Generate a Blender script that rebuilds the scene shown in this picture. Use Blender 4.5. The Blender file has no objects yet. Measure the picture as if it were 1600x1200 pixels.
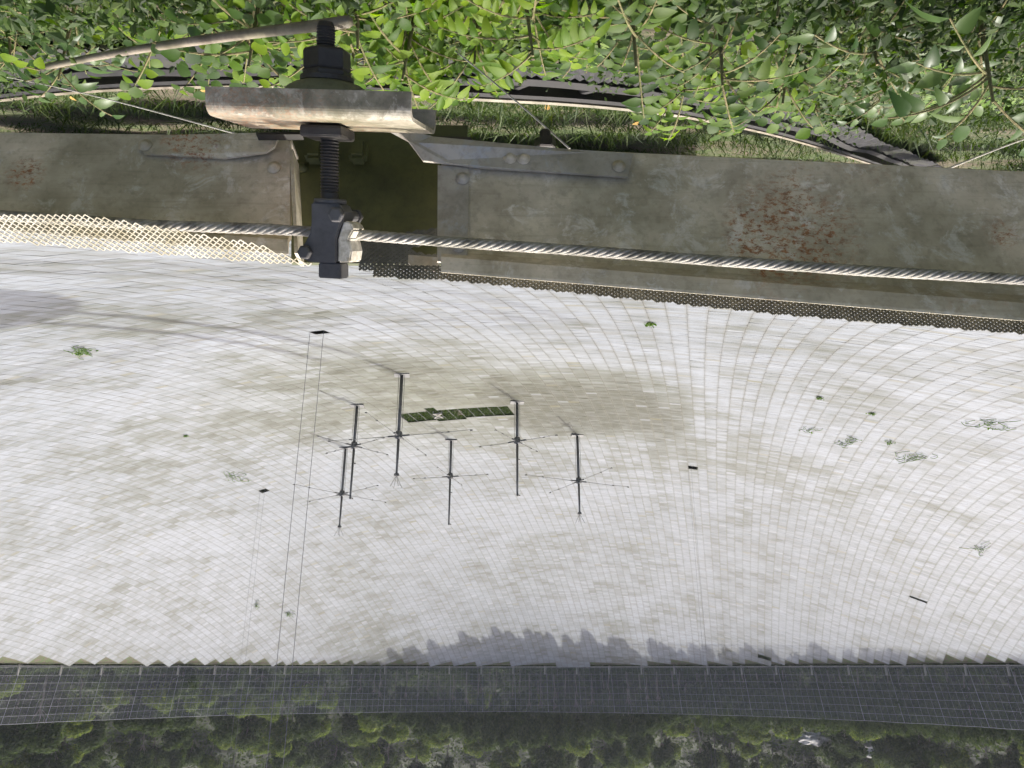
import bpy, bmesh, math, random
import numpy as np
from mathutils import Vector, Matrix, Quaternion, noise

random.seed(7); rng = np.random.default_rng(11)
rad = math.radians
S = bpy.context.scene
COL = S.collection

# ------------------------------------------------------------------ camera (the photograph was taken upside down)
R = 152.4                       # rim radius of the dish
RS = 265.0                      # radius of the sphere the dish is cut from
ZC = math.sqrt(RS * RS - R * R) # height of the sphere's centre above the rim plane
FPX = 1202.0                    # focal length in pixels of a 1600 px wide frame
PITCH, YAW = rad(20.4), rad(-4.26)
CAM = Vector((0, -(R + 1.5), 0.9))
FW = Vector((math.sin(YAW) * math.cos(PITCH), math.cos(YAW) * math.cos(PITCH), -math.sin(PITCH)))
RT = Vector((math.cos(YAW), -math.sin(YAW), 0))
UP = RT.cross(FW)
PR, PD = -RT, UP                # what lies to the right and downwards in the upside-down picture
cd = bpy.data.cameras.new("camera"); cam = bpy.data.objects.new("camera", cd); COL.objects.link(cam)
cd.sensor_fit = 'HORIZONTAL'; cd.sensor_width = 36.0; cd.lens = 36.0 * FPX / 1600.0
cd.clip_start = 0.05; cd.clip_end = 3000
m = Matrix.Identity(4)
for i in range(3):
    m[i][0] = PR[i]; m[i][1] = -PD[i]; m[i][2] = -FW[i]; m[i][3] = CAM[i]
cam.matrix_world = m
S.camera = cam

# ------------------------------------------------------------------ light
SUN_AZ, SUN_EL = rad(26.5), rad(54.5)      # azimuth counted from +Y towards -X
sun_dir = Vector((-math.sin(SUN_AZ) * math.cos(SUN_EL), math.cos(SUN_AZ) * math.cos(SUN_EL), math.sin(SUN_EL)))
sl = bpy.data.lights.new("sun", 'SUN'); sl.energy = 2.3; sl.angle = rad(0.53); sl.color = (1.0, 0.972, 0.91)
so = bpy.data.objects.new("sun", sl); COL.objects.link(so)
so.rotation_euler = sun_dir.to_track_quat('Z', 'Y').to_euler(); so.location = (0, 0, 200)
W = bpy.data.worlds.new("World"); S.world = W; W.use_nodes = True
wn = W.node_tree.nodes; bg = wn.get("Background") or wn.new("ShaderNodeBackground")
sky = wn.new("ShaderNodeTexSky"); sky.sky_type = 'NISHITA'; sky.sun_disc = False
sky.sun_elevation = SUN_EL; sky.sun_rotation = -SUN_AZ
sky.air_density = 0.6; sky.dust_density = 7.0; sky.ozone_density = 1.0
W.node_tree.links.new(sky.outputs[0], bg.inputs[0]); bg.inputs[1].default_value = 0.15
S.view_settings.view_transform = 'Standard'; S.view_settings.look = 'None'
S.view_settings.exposure = 1.45; S.view_settings.gamma = 1.0
S.render.engine = 'CYCLES'
S.cycles.use_denoising = True
S.cycles.max_bounces = 6; S.cycles.diffuse_bounces = 3; S.cycles.glossy_bounces = 2
S.cycles.transmission_bounces = 3; S.cycles.transparent_max_bounces = 12
S.cycles.sample_clamp_indirect = 6.0

# ------------------------------------------------------------------ helpers
def ray(x, y):
    return (FW * FPX + PR * (x - 800) + PD * (y - 600)).normalized()

def on_plane(x, y, p, n):
    d = ray(x, y); return CAM + d * ((p - CAM).dot(n) / d.dot(n))

def on_dish(x, y, lift=0.0):
    d = ray(x, y); o = CAM - Vector((0, 0, ZC)); b = o.dot(d); rs = RS - lift
    return CAM + d * (-b + math.sqrt(b * b - o.dot(o) + rs * rs))

def dish_z(x, y):
    return ZC - math.sqrt(max(RS * RS - x * x - y * y, 1.0))

class MB:
    """collects shapes and links them as one mesh object"""
    def __init__(self): self.v = []; self.f = []
    def add(self, vs, fs):
        o = len(self.v); self.v += [tuple(q) for q in vs]; self.f += [tuple(i + o for i in q) for q in fs]
    def box(self, c, ax, hx, hy, hz):
        X, Y, Z = ax; c = Vector(c); vs = []
        for sz in (-1, 1):
            for sx, sy in ((-1, -1), (1, -1), (1, 1), (-1, 1)):
                vs.append(c + X * (sx * hx) + Y * (sy * hy) + Z * (sz * hz))
        self.add(vs, [(0, 3, 2, 1), (4, 5, 6, 7), (0, 1, 5, 4), (1, 2, 6, 5), (2, 3, 7, 6), (3, 0, 4, 7)])
    def tube(self, pts, r, n=6, cap=True):
        pts = [Vector(p) for p in pts]; rs = r if isinstance(r, (list, tuple)) else [r] * len(pts)
        t0 = (pts[1] - pts[0]).normalized()
        ref = Vector((0, 0, 1)) if abs(t0.z) < 0.9 else Vector((1, 0, 0))
        u = t0.cross(ref).normalized(); vs = []
        for i, p in enumerate(pts):
            t = (pts[min(i + 1, len(pts) - 1)] - pts[max(i - 1, 0)]).normalized()
            u = (u - t * u.dot(t)).normalized(); w = t.cross(u)
            for k in range(n):
                a = 2 * math.pi * k / n; vs.append(p + (u * math.cos(a) + w * math.sin(a)) * rs[i])
        fs = []
        for i in range(len(pts) - 1):
            for k in range(n):
                a = i * n + k; b = i * n + (k + 1) % n; fs.append((a, b, b + n, a + n))
        if cap:
            fs.append(tuple(range(n - 1, -1, -1))); fs.append(tuple(range((len(pts) - 1) * n, len(pts) * n)))
        self.add(vs, fs)
    def lathe(self, c, ax, prof, n=24, hexa=False):
        """prof = list of (radius, position along Y axis)"""
        X, Y, Z = ax; c = Vector(c); vs = []
        for r, t in prof:
            for k in range(n):
                a = 2 * math.pi * (k + 0.5 * hexa) / n; vs.append(c + Y * t + (X * math.cos(a) + Z * math.sin(a)) * r)
        fs = []
        for i in range(len(prof) - 1):
            for k in range(n):
                a = i * n + k; b = i * n + (k + 1) % n; fs.append((a, b, b + n, a + n))
        fs.append(tuple(range(n - 1, -1, -1))); fs.append(tuple(range((len(prof) - 1) * n, len(prof) * n)))
        self.add(vs, fs)
    def sweep(self, prof, frames, closed=True):
        """prof = (u, v) points; frames = (origin, U, V) along the path"""
        n = len(prof); vs = []
        for o, U, Vv in frames:
            for u, v in prof: vs.append(o + U * u + Vv * v)
        fs = []
        for i in range(len(frames) - 1):
            for k in range(n if closed else n - 1):
                a = i * n + k; b = i * n + (k + 1) % n; fs.append((a, b, b + n, a + n))
        if closed:
            fs.append(tuple(range(n - 1, -1, -1))); fs.append(tuple(range((len(frames) - 1) * n, len(frames) * n)))
        self.add(vs, fs)
    def mesh(self, name, mat, smooth=False, bevel=0.0):
        me = bpy.data.meshes.new(name); me.from_pydata(self.v, [], self.f); me.update()
        bm = bmesh.new(); bm.from_mesh(me); bmesh.ops.recalc_face_normals(bm, faces=bm.faces)
        if bevel:
            es = [e for e in bm.edges if len(e.link_faces) == 2 and e.calc_face_angle(0) > 0.5]
            bmesh.ops.bevel(bm, geom=es, offset=bevel, segments=2, affect='EDGES', clamp_overlap=True)
        bm.to_mesh(me); bm.free()
        if smooth: me.shade_smooth()
        if mat: me.materials.append(mat)
        return me
    def build(self, name, mat, parent=None, smooth=False, bevel=0.0):
        return link(name, self.mesh(name, mat, smooth, bevel), parent)

def link(name, me, parent=None):
    o = bpy.data.objects.new(name, me); COL.objects.link(o)
    if parent is not None: o.parent = parent; o.matrix_parent_inverse = Matrix.Translation(-parent.location) if False else Matrix.Identity(4)
    return o

def tag(o, label=None, cat=None, group=None, kind=None):
    if label: o["label"] = label
    if cat: o["category"] = cat
    if group: o["group"] = group
    if kind: o["kind"] = kind
    return o

def empty(name, loc=(0, 0, 0)):
    o = bpy.data.objects.new(name, None); COL.objects.link(o); o.location = loc; o.empty_display_size = 0.2
    return o

def rebase(root):
    """put an Empty at its thing's base while the parts keep world coordinates"""
    inv = Matrix.Translation(-root.location)
    for c in root.children: c.matrix_parent_inverse = inv
    return root

IDA = (Vector((1, 0, 0)), Vector((0, 1, 0)), Vector((0, 0, 1)))

# ------------------------------------------------------------------ materials
class NT:
    def __init__(self, name):
        self.m = bpy.data.materials.new(name); self.m.use_nodes = True
        self.t = self.m.node_tree; self.n = self.t.nodes; self.n.clear()
        self.out = self.n.new("ShaderNodeOutputMaterial")
    def new(self, typ, **kw):
        nd = self.n.new(typ)
        for k, v in kw.items():
            if k.startswith("i_"):
                key = k[2:]; key = int(key) if key.isdigit() else key.replace("_", " "); nd.inputs[key].default_value = v
            else: setattr(nd, k, v)
        return nd
    def L(self, a, b): self.t.links.new(a, b)
    def math(self, op, a, b=None, c=None):
        nd = self.n.new("ShaderNodeMath"); nd.operation = op
        for i, q in enumerate((a, b, c)):
            if q is None: continue
            if isinstance(q, (int, float)): nd.inputs[i].default_value = q
            else: self.L(q, nd.inputs[i])
        return nd.outputs[0]
    def ramp(self, fac, stops, interp='LINEAR'):
        nd = self.n.new("ShaderNodeValToRGB"); cr = nd.color_ramp; cr.interpolation = interp
        while len(cr.elements) < len(stops): cr.elements.new(0.5)
        for e, (p, c) in zip(cr.elements, stops):
            e.position = p; e.color = (*c, 1) if len(c) == 3 else c
        self.L(fac, nd.inputs[0]); return nd.outputs[0]
    def mix(self, fac, a, b, blend='MIX'):
        nd = self.n.new("ShaderNodeMix"); nd.data_type = 'RGBA'; nd.blend_type = blend
        for i, q in ((0, fac), (6, a), (7, b)):
            if isinstance(q, (int, float)): nd.inputs[i].default_value = q
            elif isinstance(q, tuple): nd.inputs[i].default_value = (*q, 1)
            else: self.L(q, nd.inputs[i])
        return nd.outputs[2]
    def noise(self, vec, scale, detail=4, rough=0.55, dist=0.0):
        nd = self.n.new("ShaderNodeTexNoise"); nd.inputs["Scale"].default_value = scale
        nd.inputs["Detail"].default_value = detail; nd.inputs["Roughness"].default_value = rough
        nd.inputs["Distortion"].default_value = dist
        if vec is not None: self.L(vec, nd.inputs["Vector"])
        return nd.outputs[0]
    def pos(self): return self.n.new("ShaderNodeNewGeometry").outputs["Position"]
    def obj(self): return self.n.new("ShaderNodeTexCoord").outputs["Object"]
    def scaled(self, vec, s, loc=(0, 0, 0)):
        nd = self.n.new("ShaderNodeMapping"); nd.inputs["Scale"].default_value = s; nd.inputs["Location"].default_value = loc
        self.L(vec, nd.inputs["Vector"]); return nd.outputs[0]
    def principled(self, col, rough=0.6, metal=0.0, bump=None, bstr=0.3, bdist=0.01, spec=0.5):
        p = self.n.new("ShaderNodeBsdfPrincipled")
        for key, q in (("Base Color", col), ("Roughness", rough), ("Metallic", metal)):
            if isinstance(q, tuple): p.inputs[key].default_value = (*q, 1)
            elif isinstance(q, (int, float)): p.inputs[key].default_value = q
            else: self.L(q, p.inputs[key])
        p.inputs["Specular IOR Level"].default_value = spec
        if bump is not None:
            b = self.n.new("ShaderNodeBump"); b.inputs["Strength"].default_value = bstr; b.inputs["Distance"].default_value = bdist
            self.L(bump, b.inputs["Height"]); self.L(b.outputs[0], p.inputs["Normal"])
        self.L(p.outputs[0], self.out.inputs[0]); return p

M = {}

def metal_mat(name, base, dark, rust=0.0, moss=0.0, scale=1.0, rough=0.62, metal=0.1, pale=None, streak=False, spots=()):
    t = NT(name); p = t.pos()
    n1 = t.noise(p, 9 * scale, 6, 0.62); n2 = t.noise(p, 55 * scale, 5, 0.65); n3 = t.noise(p, 3.0 * scale, 3, 0.5)
    c = t.ramp(n1, [(0.34, dark), (0.62, base)])
    if pale:
        c = t.mix(t.ramp(t.noise(t.scaled(p, (1, 1, 1), (3, 7, 1)), 14 * scale, 8, 0.75, 0.5), [(0.53, (0, 0, 0)), (0.62, (0.8, 0.8, 0.8))]), c, pale)
    if streak:
        ws = t.scaled(p, (3.0, 3.0, 60.0))
        c = t.mix(t.ramp(t.noise(ws, 2.0, 4, 0.6), [(0.55, (0, 0, 0)), (0.75, (0.35, 0.35, 0.35))]), c, tuple(v * 0.55 for v in dark))
    c = t.mix(t.ramp(n2, [(0.36, (0.30, 0.30, 0.30)), (0.50, (0, 0, 0))]), c, tuple(v * 0.5 for v in dark))
    if moss:
        c = t.mix(t.math('MULTIPLY', t.ramp(n3, [(0.45, (0, 0, 0)), (0.62, (1, 1, 1))]), moss), c, (0.075, 0.085, 0.025))
    if rust:
        big = t.ramp(t.noise(t.scaled(p, (1, 1, 1.3), (5.3, 1.1, 2.7)), 3.1 * scale, 3, 0.5), [(0.64, (0, 0, 0)), (0.80, (0.7, 0.7, 0.7))])
        fine = t.ramp(t.noise(t.scaled(p, (1, 1, 1.6)), 62 * scale, 10, 0.8, 0.3), [(0.495, (0, 0, 0)), (0.57, (1, 1, 1))])
        for sp, sr in spots:
            vd = t.new("ShaderNodeVectorMath", operation='DISTANCE'); t.L(p, vd.inputs[0]); vd.inputs[1].default_value = sp
            sm = t.math('SUBTRACT', 1.0, t.math('DIVIDE', vd.outputs["Value"], sr)); sm = t.math('MULTIPLY', t.math('MAXIMUM', sm, 0.0), t.math('MULTIPLY', n1, 4.0))
            big = t.math('MINIMUM', t.math('ADD', big, sm), 1.0)
        k = t.math('MULTIPLY', t.math('MULTIPLY', big, fine), rust)
        rc = t.ramp(n2, [(0.35, (0.18, 0.07, 0.024)), (0.65, (0.36, 0.165, 0.068))])
        c = t.mix(k, c, rc)
    t.principled(c, rough, metal, t.math('ADD', n2, t.math('MULTIPLY', n1, 0.6)), 0.25, 0.002)
    return t.m

M['galv'] = metal_mat("galvanised_steel", (0.60, 0.53, 0.395), (0.38, 0.33, 0.235), spots=[((-0.72, -152.49, 0.0), 0.17), ((-0.66, -152.49, 0.03), 0.10), ((0.96, -152.4, -0.12), 0.05), ((-1.18, -152.5, 0.0), 0.05), ((0.60, -152.42, -0.21), 0.09)], rust=1.0, moss=0.35, pale=(0.70, 0.66, 0.57), streak=True)
M['galv_dark'] = metal_mat("galvanised_steel_dull", (0.42, 0.385, 0.315), (0.27, 0.245, 0.19), rust=0.15, moss=0.2, pale=(0.35, 0.35, 0.33))
M['olive'] = metal_mat("algae_steel_shade_darkened", (0.06, 0.068, 0.022), (0.026, 0.032, 0.010), rust=0.2, moss=0.6)  # algae green, base colour lowered to deepen the shade of the recess
M['black'] = metal_mat("blackened_steel", (0.047, 0.043, 0.038), (0.022, 0.020, 0.017), rust=0.12, rough=0.55, metal=0.3)
M['slate'] = metal_mat("dark_grey_casting", (0.085, 0.083, 0.08), (0.05, 0.048, 0.046), rust=0.1, rough=0.55, metal=0.3)
M['greenpaint'] = metal_mat("green_grey_washer", (0.125, 0.135, 0.085), (0.075, 0.082, 0.05), rust=0.1, moss=0.3)
M['channel'] = metal_mat("rusty_galvanised_channel", (0.30, 0.27, 0.205), (0.13, 0.115, 0.08), rust=0.8, moss=0.35, scale=1.8, spots=[((0.37, -152.52, -0.2), 0.30)], pale=(0.40, 0.37, 0.30))
M['rope'] = metal_mat("weathered_wire_rope", (0.36, 0.34, 0.29), (0.12, 0.11, 0.09), rust=0.25, moss=0.2, scale=3)
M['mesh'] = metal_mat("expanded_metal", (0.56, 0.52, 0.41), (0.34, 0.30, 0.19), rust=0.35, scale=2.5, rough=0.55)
M['mesh_dark'] = metal_mat("shade_toned_expanded_metal", (0.10, 0.098, 0.075), (0.045, 0.044, 0.032), scale=2.0)  # darker copy of the mesh metal, with shade painted into its colour
M['tower'] = metal_mat("grey_tube", (0.095, 0.096, 0.09), (0.06, 0.061, 0.057), scale=0.1, rough=0.5)
M['wire'] = metal_mat("thin_wire", (0.5, 0.48, 0.42), (0.3, 0.28, 0.24), scale=1.0)
M['pipe'] = metal_mat("pale_pipe", (0.22, 0.19, 0.14), (0.10, 0.08, 0.055), moss=0.3, scale=1.0, metal=0.0)
M['concrete'] = metal_mat("weathered_concrete", (0.34, 0.32, 0.28), (0.2, 0.19, 0.16), scale=0.4, metal=0.0, rough=0.85)
M['sheet'] = metal_mat("dark_corrugated_sheet", (0.026, 0.026, 0.028), (0.012, 0.012, 0.013), moss=0.15, scale=0.8, rough=0.95, metal=0.0)
M['black_steel_shade'] = metal_mat("black_steel_and_shade", (0.016, 0.015, 0.014), (0.008, 0.008, 0.007), rough=0.8, metal=0.0)  # black rail and struts; also stands for the shade under the pale edge
M['cable'] = metal_mat("steel_cable", (0.17, 0.17, 0.175), (0.10, 0.10, 0.105), scale=0.2)

def panel_mat():
    t = NT("stained_aluminium_panel"); p = t.pos()
    sx = t.new("ShaderNodeSeparateXYZ"); t.L(p, sx.inputs[0]); X, Y = sx.outputs[0], sx.outputs[1]
    ca, sa = math.cos(rad(18)), math.sin(rad(18))
    a = t.math('ADD', t.math('MULTIPLY', X, ca), t.math('MULTIPLY', Y, sa))
    b = t.math('ADD', t.math('MULTIPLY', X, -sa), t.math('MULTIPLY', Y, ca))
    ua = t.math('DIVIDE', t.math('MULTIPLY', t.math('ARCSINE', t.math('DIVIDE', a, RS)), RS), PW); ia = t.math('FLOOR', ua)
    ib = t.math('FLOOR', t.math('DIVIDE', t.math('MULTIPLY', t.math('ARCSINE', t.math('DIVIDE', b, RS)), RS), PH))
    cv = t.new("ShaderNodeCombineXYZ"); t.L(ia, cv.inputs[0]); t.L(ib, cv.inputs[1])
    w = t.new("ShaderNodeTexWhiteNoise", noise_dimensions='2D'); t.L(cv.outputs[0], w.inputs["Vector"])
    wn_ = w.outputs["Value"]; w2 = t.new("ShaderNodeSeparateColor"); t.L(w.outputs["Color"], w2.inputs[0])
    # panel-to-panel age, in patches a few panels wide
    cg = t.new("ShaderNodeVectorMath", operation='MULTIPLY'); t.L(cv.outputs[0], cg.inputs[0]); cg.inputs[1].default_value = (0.22, 0.16, 1)
    patch = t.noise(cg.outputs[0], 1.0, 3, 0.6)
    big = t.noise(t.scaled(p, (1, 1, 1), (31, 8, 0)), 0.022, 5, 0.6, 0.6)
    mid = t.noise(t.scaled(p, (1, 1, 1), (3, 88, 0)), 0.10, 5, 0.65, 0.4)
    # standing water has left the floor of the bowl, and a tongue beside it, browner than the sides
    def blob(cx, cy, rx, ry):
        u = t.math('DIVIDE', t.math('SUBTRACT', X, cx), rx); v = t.math('DIVIDE', t.math('SUBTRACT', Y, cy), ry)
        q = t.math('SQRT', t.math('ADD', t.math('MULTIPLY', u, u), t.math('MULTIPLY', v, v)))
        return t.math('MAXIMUM', t.math('SUBTRACT', 1.0, q), 0.0)
    low = blob(4, -16, 50, 48); tongue = blob(-26, -18, 24, 30); t3 = blob(-62, -4, 30, 16); t4 = blob(24, -72, 26, 12)
    ev = t.new("ShaderNodeCombineXYZ"); t.L(t.math('MULTIPLY', a, 0.10), ev.inputs[0]); t.L(t.math('MULTIPLY', b, 0.42), ev.inputs[1])
    streak = t.noise(ev.outputs[0], 0.8, 5, 0.65)
    k = t.math('ADD', t.math('MULTIPLY', big, 0.85), t.math('MULTIPLY', mid, 0.42)); k = t.math('ADD', k, t.math('MULTIPLY', streak, 0.45)); k = t.math('SUBTRACT', k, 0.075)
    bv = t.new("ShaderNodeCombineXYZ"); t.L(t.math('MULTIPLY', a, 0.16), bv.inputs[0]); t.L(t.math('MULTIPLY', b, 0.012), bv.inputs[1])
    bands = t.noise(bv.outputs[0], 1.0, 4, 0.6); k = t.math('ADD', k, t.math('MULTIPLY', t.math('SUBTRACT', bands, 0.5), 0.42))
    k = t.math('ADD', k, t.math('MULTIPLY', t.math('SUBTRACT', patch, 0.5), 0.55))
    k = t.math('ADD', k, t.math('MULTIPLY', t.math('SUBTRACT', wn_, 0.5), 0.17))
    k = t.math('ADD', k, t.math('MULTIPLY', low, 0.34)); k = t.math('ADD', k, t.math('MULTIPLY', tongue, 0.62))
    k = t.math('ADD', k, t.math('MULTIPLY', t3, 0.10)); k = t.math('ADD', k, t.math('MULTIPLY', t4, 0.30))
    k = t.math('SUBTRACT', k, 0.30)
    c = t.ramp(k, [(0.38, (0.174, 0.188, 0.203)), (0.53, (0.143, 0.154, 0.161)), (0.68, (0.096, 0.102, 0.091)), (0.90, (0.050, 0.051, 0.036))])
    c = t.mix(t.math('MULTIPLY', low, 0.9), c, t.mix(1.0, c, (0.98, 0.95, 0.76), 'MULTIPLY'))
    tone = t.noise(t.scaled(p, (1, 1, 1), (70, 15, 4)), 0.013, 3, 0.5)
    c = t.mix(t.ramp(tone, [(0.36, (0.85, 0.85, 0.85)), (0.60, (0, 0, 0))]), c, t.mix(1.0, c, (0.80, 0.81, 0.81), 'MULTIPLY'))
    # a few odd panels: newer ones whiter, some tan, a few mossy
    odd = t.ramp(w2.outputs[1], [(0.0, (0.12, 0.105, 0.05)), (0.006, (0.20, 0.212, 0.226)), (0.03, (0.11, 0.11, 0.098)), (0.11, (0.3, 0.3, 0.3))], 'CONSTANT')
    isodd = t.math('MULTIPLY', t.math('LESS_THAN', w2.outputs[1], 0.11), 0.40)
    c = t.mix(isodd, c, odd)
    # grime inside a panel, drawn out along the rows
    gv_ = t.new("ShaderNodeCombineXYZ"); t.L(t.math('MULTIPLY', a, 0.30), gv_.inputs[0]); t.L(t.math('MULTIPLY', b, 1.0), gv_.inputs[1])
    fine = t.noise(gv_.outputs[0], 0.9, 5, 0.7)
    c = t.mix(t.ramp(fine, [(0.40, (0.45, 0.45, 0.45)), (0.55, (0, 0, 0))]), c, (0.104, 0.107, 0.10))
    # dirt caught along the laps between the rows
    fr_a = t.math('FRACT', ua); edge = t.math('MINIMUM', fr_a, t.math('SUBTRACT', 1.0, fr_a))
    dirt = t.math('MULTIPLY', t.ramp(edge, [(0.0, (1, 1, 1)), (0.16, (0, 0, 0))]), t.ramp(mid, [(0.35, (0.25, 0.25, 0.25)), (0.65, (0.6, 0.6, 0.6))]))
    c = t.mix(dirt, c, (0.092, 0.088, 0.070))
    t.principled(c, 0.65, 0.0, None, spec=0.15)
    return t.m

PW, PH = 2.10, 1.02

def leaf_mat(name, cols, trans=0.45, rough=0.55, spec=0.28):
    t = NT(name); oi = t.new("ShaderNodeObjectInfo"); gi = t.new("ShaderNodeNewGeometry")
    rnd = t.math('FRACT', t.math('ADD', oi.outputs["Random"], gi.outputs["Random Per Island"]))
    n = len(cols); c = t.ramp(rnd, [(i / (n - 1), q) for i, q in enumerate(cols)])
    c = t.mix(t.math('MULTIPLY', t.noise(t.pos(), 30, 3, 0.6), 0.5), c, tuple(v * 0.6 for v in cols[0]))
    p = t.new("ShaderNodeBsdfPrincipled"); t.L(c, p.inputs["Base Color"]); p.inputs["Roughness"].default_value = rough; p.inputs["Specular IOR Level"].default_value = spec
    tr = t.new("ShaderNodeBsdfTranslucent"); t.L(t.mix(1.0, c, (2.0, 2.1, 0.5), "MULTIPLY"), tr.inputs["Color"])
    ms = t.new("ShaderNodeMixShader"); ms.inputs[0].default_value = trans
    t.L(p.outputs[0], ms.inputs[1]); t.L(tr.outputs[0], ms.inputs[2]); t.L(ms.outputs[0], t.out.inputs[0])
    return t.m

M['leaf_bright'] = leaf_mat("bright_leaf", [(0.03, 0.075, 0.003), (0.085, 0.165, 0.006), (0.165, 0.245, 0.008), (0.05, 0.105, 0.004)])
M['leaf_mid'] = leaf_mat("green_leaf", [(0.016, 0.045, 0.005), (0.042, 0.09, 0.008), (0.085, 0.14, 0.014)])
M['leaf_blue'] = leaf_mat("bluish_leaf", [(0.022, 0.055, 0.010), (0.05, 0.095, 0.020), (0.09, 0.14, 0.038)], 0.3, 0.38)
M['fern'] = leaf_mat("fern_leaf", [(0.08, 0.16, 0.025), (0.14, 0.24, 0.04), (0.19, 0.27, 0.05)])
M['cover'] = leaf_mat("ground_cover_leaf", [(0.010, 0.024, 0.003), (0.022, 0.048, 0.005), (0.045, 0.085, 0.008), (0.06, 0.088, 0.016)], 0.35)
M['grass'] = leaf_mat("grass_blade", [(0.014, 0.032, 0.005), (0.032, 0.062, 0.009), (0.055, 0.09, 0.013), (0.06, 0.075, 0.02)], 0.25)
M['tree_a'] = leaf_mat("tree_leaf_dark", [(0.018, 0.032, 0.009), (0.034, 0.054, 0.014), (0.058, 0.08, 0.022)], 0.25, 0.8, 0.05)
M['tree_b'] = leaf_mat("tree_leaf_light", [(0.045, 0.07, 0.014), (0.085, 0.118, 0.024), (0.14, 0.165, 0.04)], 0.35, 0.8, 0.08)
M['weed'] = leaf_mat("weed_leaf", [(0.04, 0.085, 0.015), (0.07, 0.13, 0.02), (0.10, 0.16, 0.03)], 0.3)

def simple(name, c1, c2, scale, rough=0.9):
    t = NT(name); n = t.noise(t.pos(), scale, 6, 0.65)
    t.principled(t.ramp(n, [(0.35, c1), (0.65, c2)]), rough, 0.0, n, 0.5, 0.05); return t.m
M['bark'] = simple("bark", (0.10, 0.085, 0.065), (0.22, 0.19, 0.15), 2.0)
M['stem'] = simple("green_stem", (0.09, 0.10, 0.03), (0.16, 0.13, 0.06), 20)
M['rock'] = simple("limestone", (0.16, 0.155, 0.145), (0.36, 0.35, 0.33), 0.6)

def ground_mat():
    t = NT("soil_and_undergrowth"); p = t.pos()
    n1 = t.noise(p, 0.9, 6, 0.65); n2 = t.noise(p, 14, 6, 0.7); n3 = t.noise(p, 0.05, 4, 0.6)
    soil = t.ramp(n2, [(0.35, (0.035, 0.026, 0.018)), (0.55, (0.085, 0.065, 0.042)), (0.72, (0.16, 0.13, 0.09))])
    grn = t.ramp(n2, [(0.35, (0.022, 0.036, 0.010)), (0.65, (0.075, 0.105, 0.028))])
    c = t.mix(t.ramp(n1, [(0.42, (1, 1, 1)), (0.56, (0.12, 0.12, 0.12))]), soil, grn)
    sx = t.new("ShaderNodeSeparateXYZ"); t.L(p, sx.inputs[0])
    c = t.mix(t.ramp(t.math('MULTIPLY', sx.outputs[2], 0.2), [(0.0, (0, 0, 0)), (0.5, (1, 1, 1))]), c, t.ramp(n3, [(0.3, (0.010, 0.015, 0.006)), (0.7, (0.022, 0.03, 0.012))]))
    t.principled(c, 0.95, 0.0, t.math('ADD', n2, n1), 0.8, 0.06); return t.m
M['ground'] = ground_mat()

# ------------------------------------------------------------------ ground: one sheet from the bowl's floor to the hills
def ground_h(x, y):
    r = math.hypot(x, y)
    if r <= R:
        off = 1.1 - 0.65 * max(0.0, 1 - r / 60.0)
        z = dish_z(x, y) - off
        if r > R - 14: z += 0.10 * noise.noise(Vector((x * 0.7, y * 0.7, 0)))
        return z
    e = r - R; far = 0.5 + 0.5 * (y / r)
    side = min(1.0, max(0.0, (far - 0.02) / 0.10))
    slope = 0.14 + 0.34 * side
    h = -1.1 + min(e, 7) * 0.06
    if e > 7:
        q = e - 7
        h += slope * q * min(1.0, q / 14.0) if q < 190 else slope * 190 + 0.08 * (q - 190)
        h += (3.5 * noise.noise(Vector((x * 0.021, y * 0.021, 3))) + 6 * noise.noise(Vector((x * 0.008, y * 0.008, 9)))) * min(1.0, q / 40.0)
    return h

radii = list(np.linspace(0, R - 16, 34)) + list(np.linspace(R - 15, R + 8, 70)) + [R + 8 + 3.0 * 1.09 ** i for i in range(1, 62)]
na = 288; gv = [(0, 0, ground_h(0, 0))]; gf = []
# angles: denser towards the near rim, where the camera stands
angs = []
for i in range(na):
    u = i / na; angs.append(-math.pi / 2 + (2 * math.pi) * (u - 0.155 * math.sin(2 * math.pi * u)))
for ri in radii[1:]:
    for a in angs:
        x, y = ri * math.cos(a), ri * math.sin(a); gv.append((x, y, ground_h(x, y)))
for i in range(na): gf.append((0, 1 + i, 1 + (i + 1) % na))
for j in range(len(radii) - 2):
    o = 1 + j * na
    for i in range(na):
        k = (i + 1) % na; gf.append((o + i, o + na + i, o + na + k, o + k))
g = MB(); g.v = gv; g.f = gf
ground = g.build("ground", M['ground'], smooth=True); ground["kind"] = "structure"

def on_ground(x, y, lift=0.0):
    d = ray(x, y); t0 = 1.2; prev = None
    t = t0
    while t < 60:
        p = CAM + d * t; dz = p.z - ground_h(p.x, p.y) - lift
        if dz < 0:
            lo, hi = t - 0.1, t
            for _ in range(24):
                mid = (lo + hi) / 2; q = CAM + d * mid
                if q.z - ground_h(q.x, q.y) - lift < 0: hi = mid
                else: lo = mid
            return CAM + d * hi
        t += 0.1
    return CAM + d * t

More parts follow.
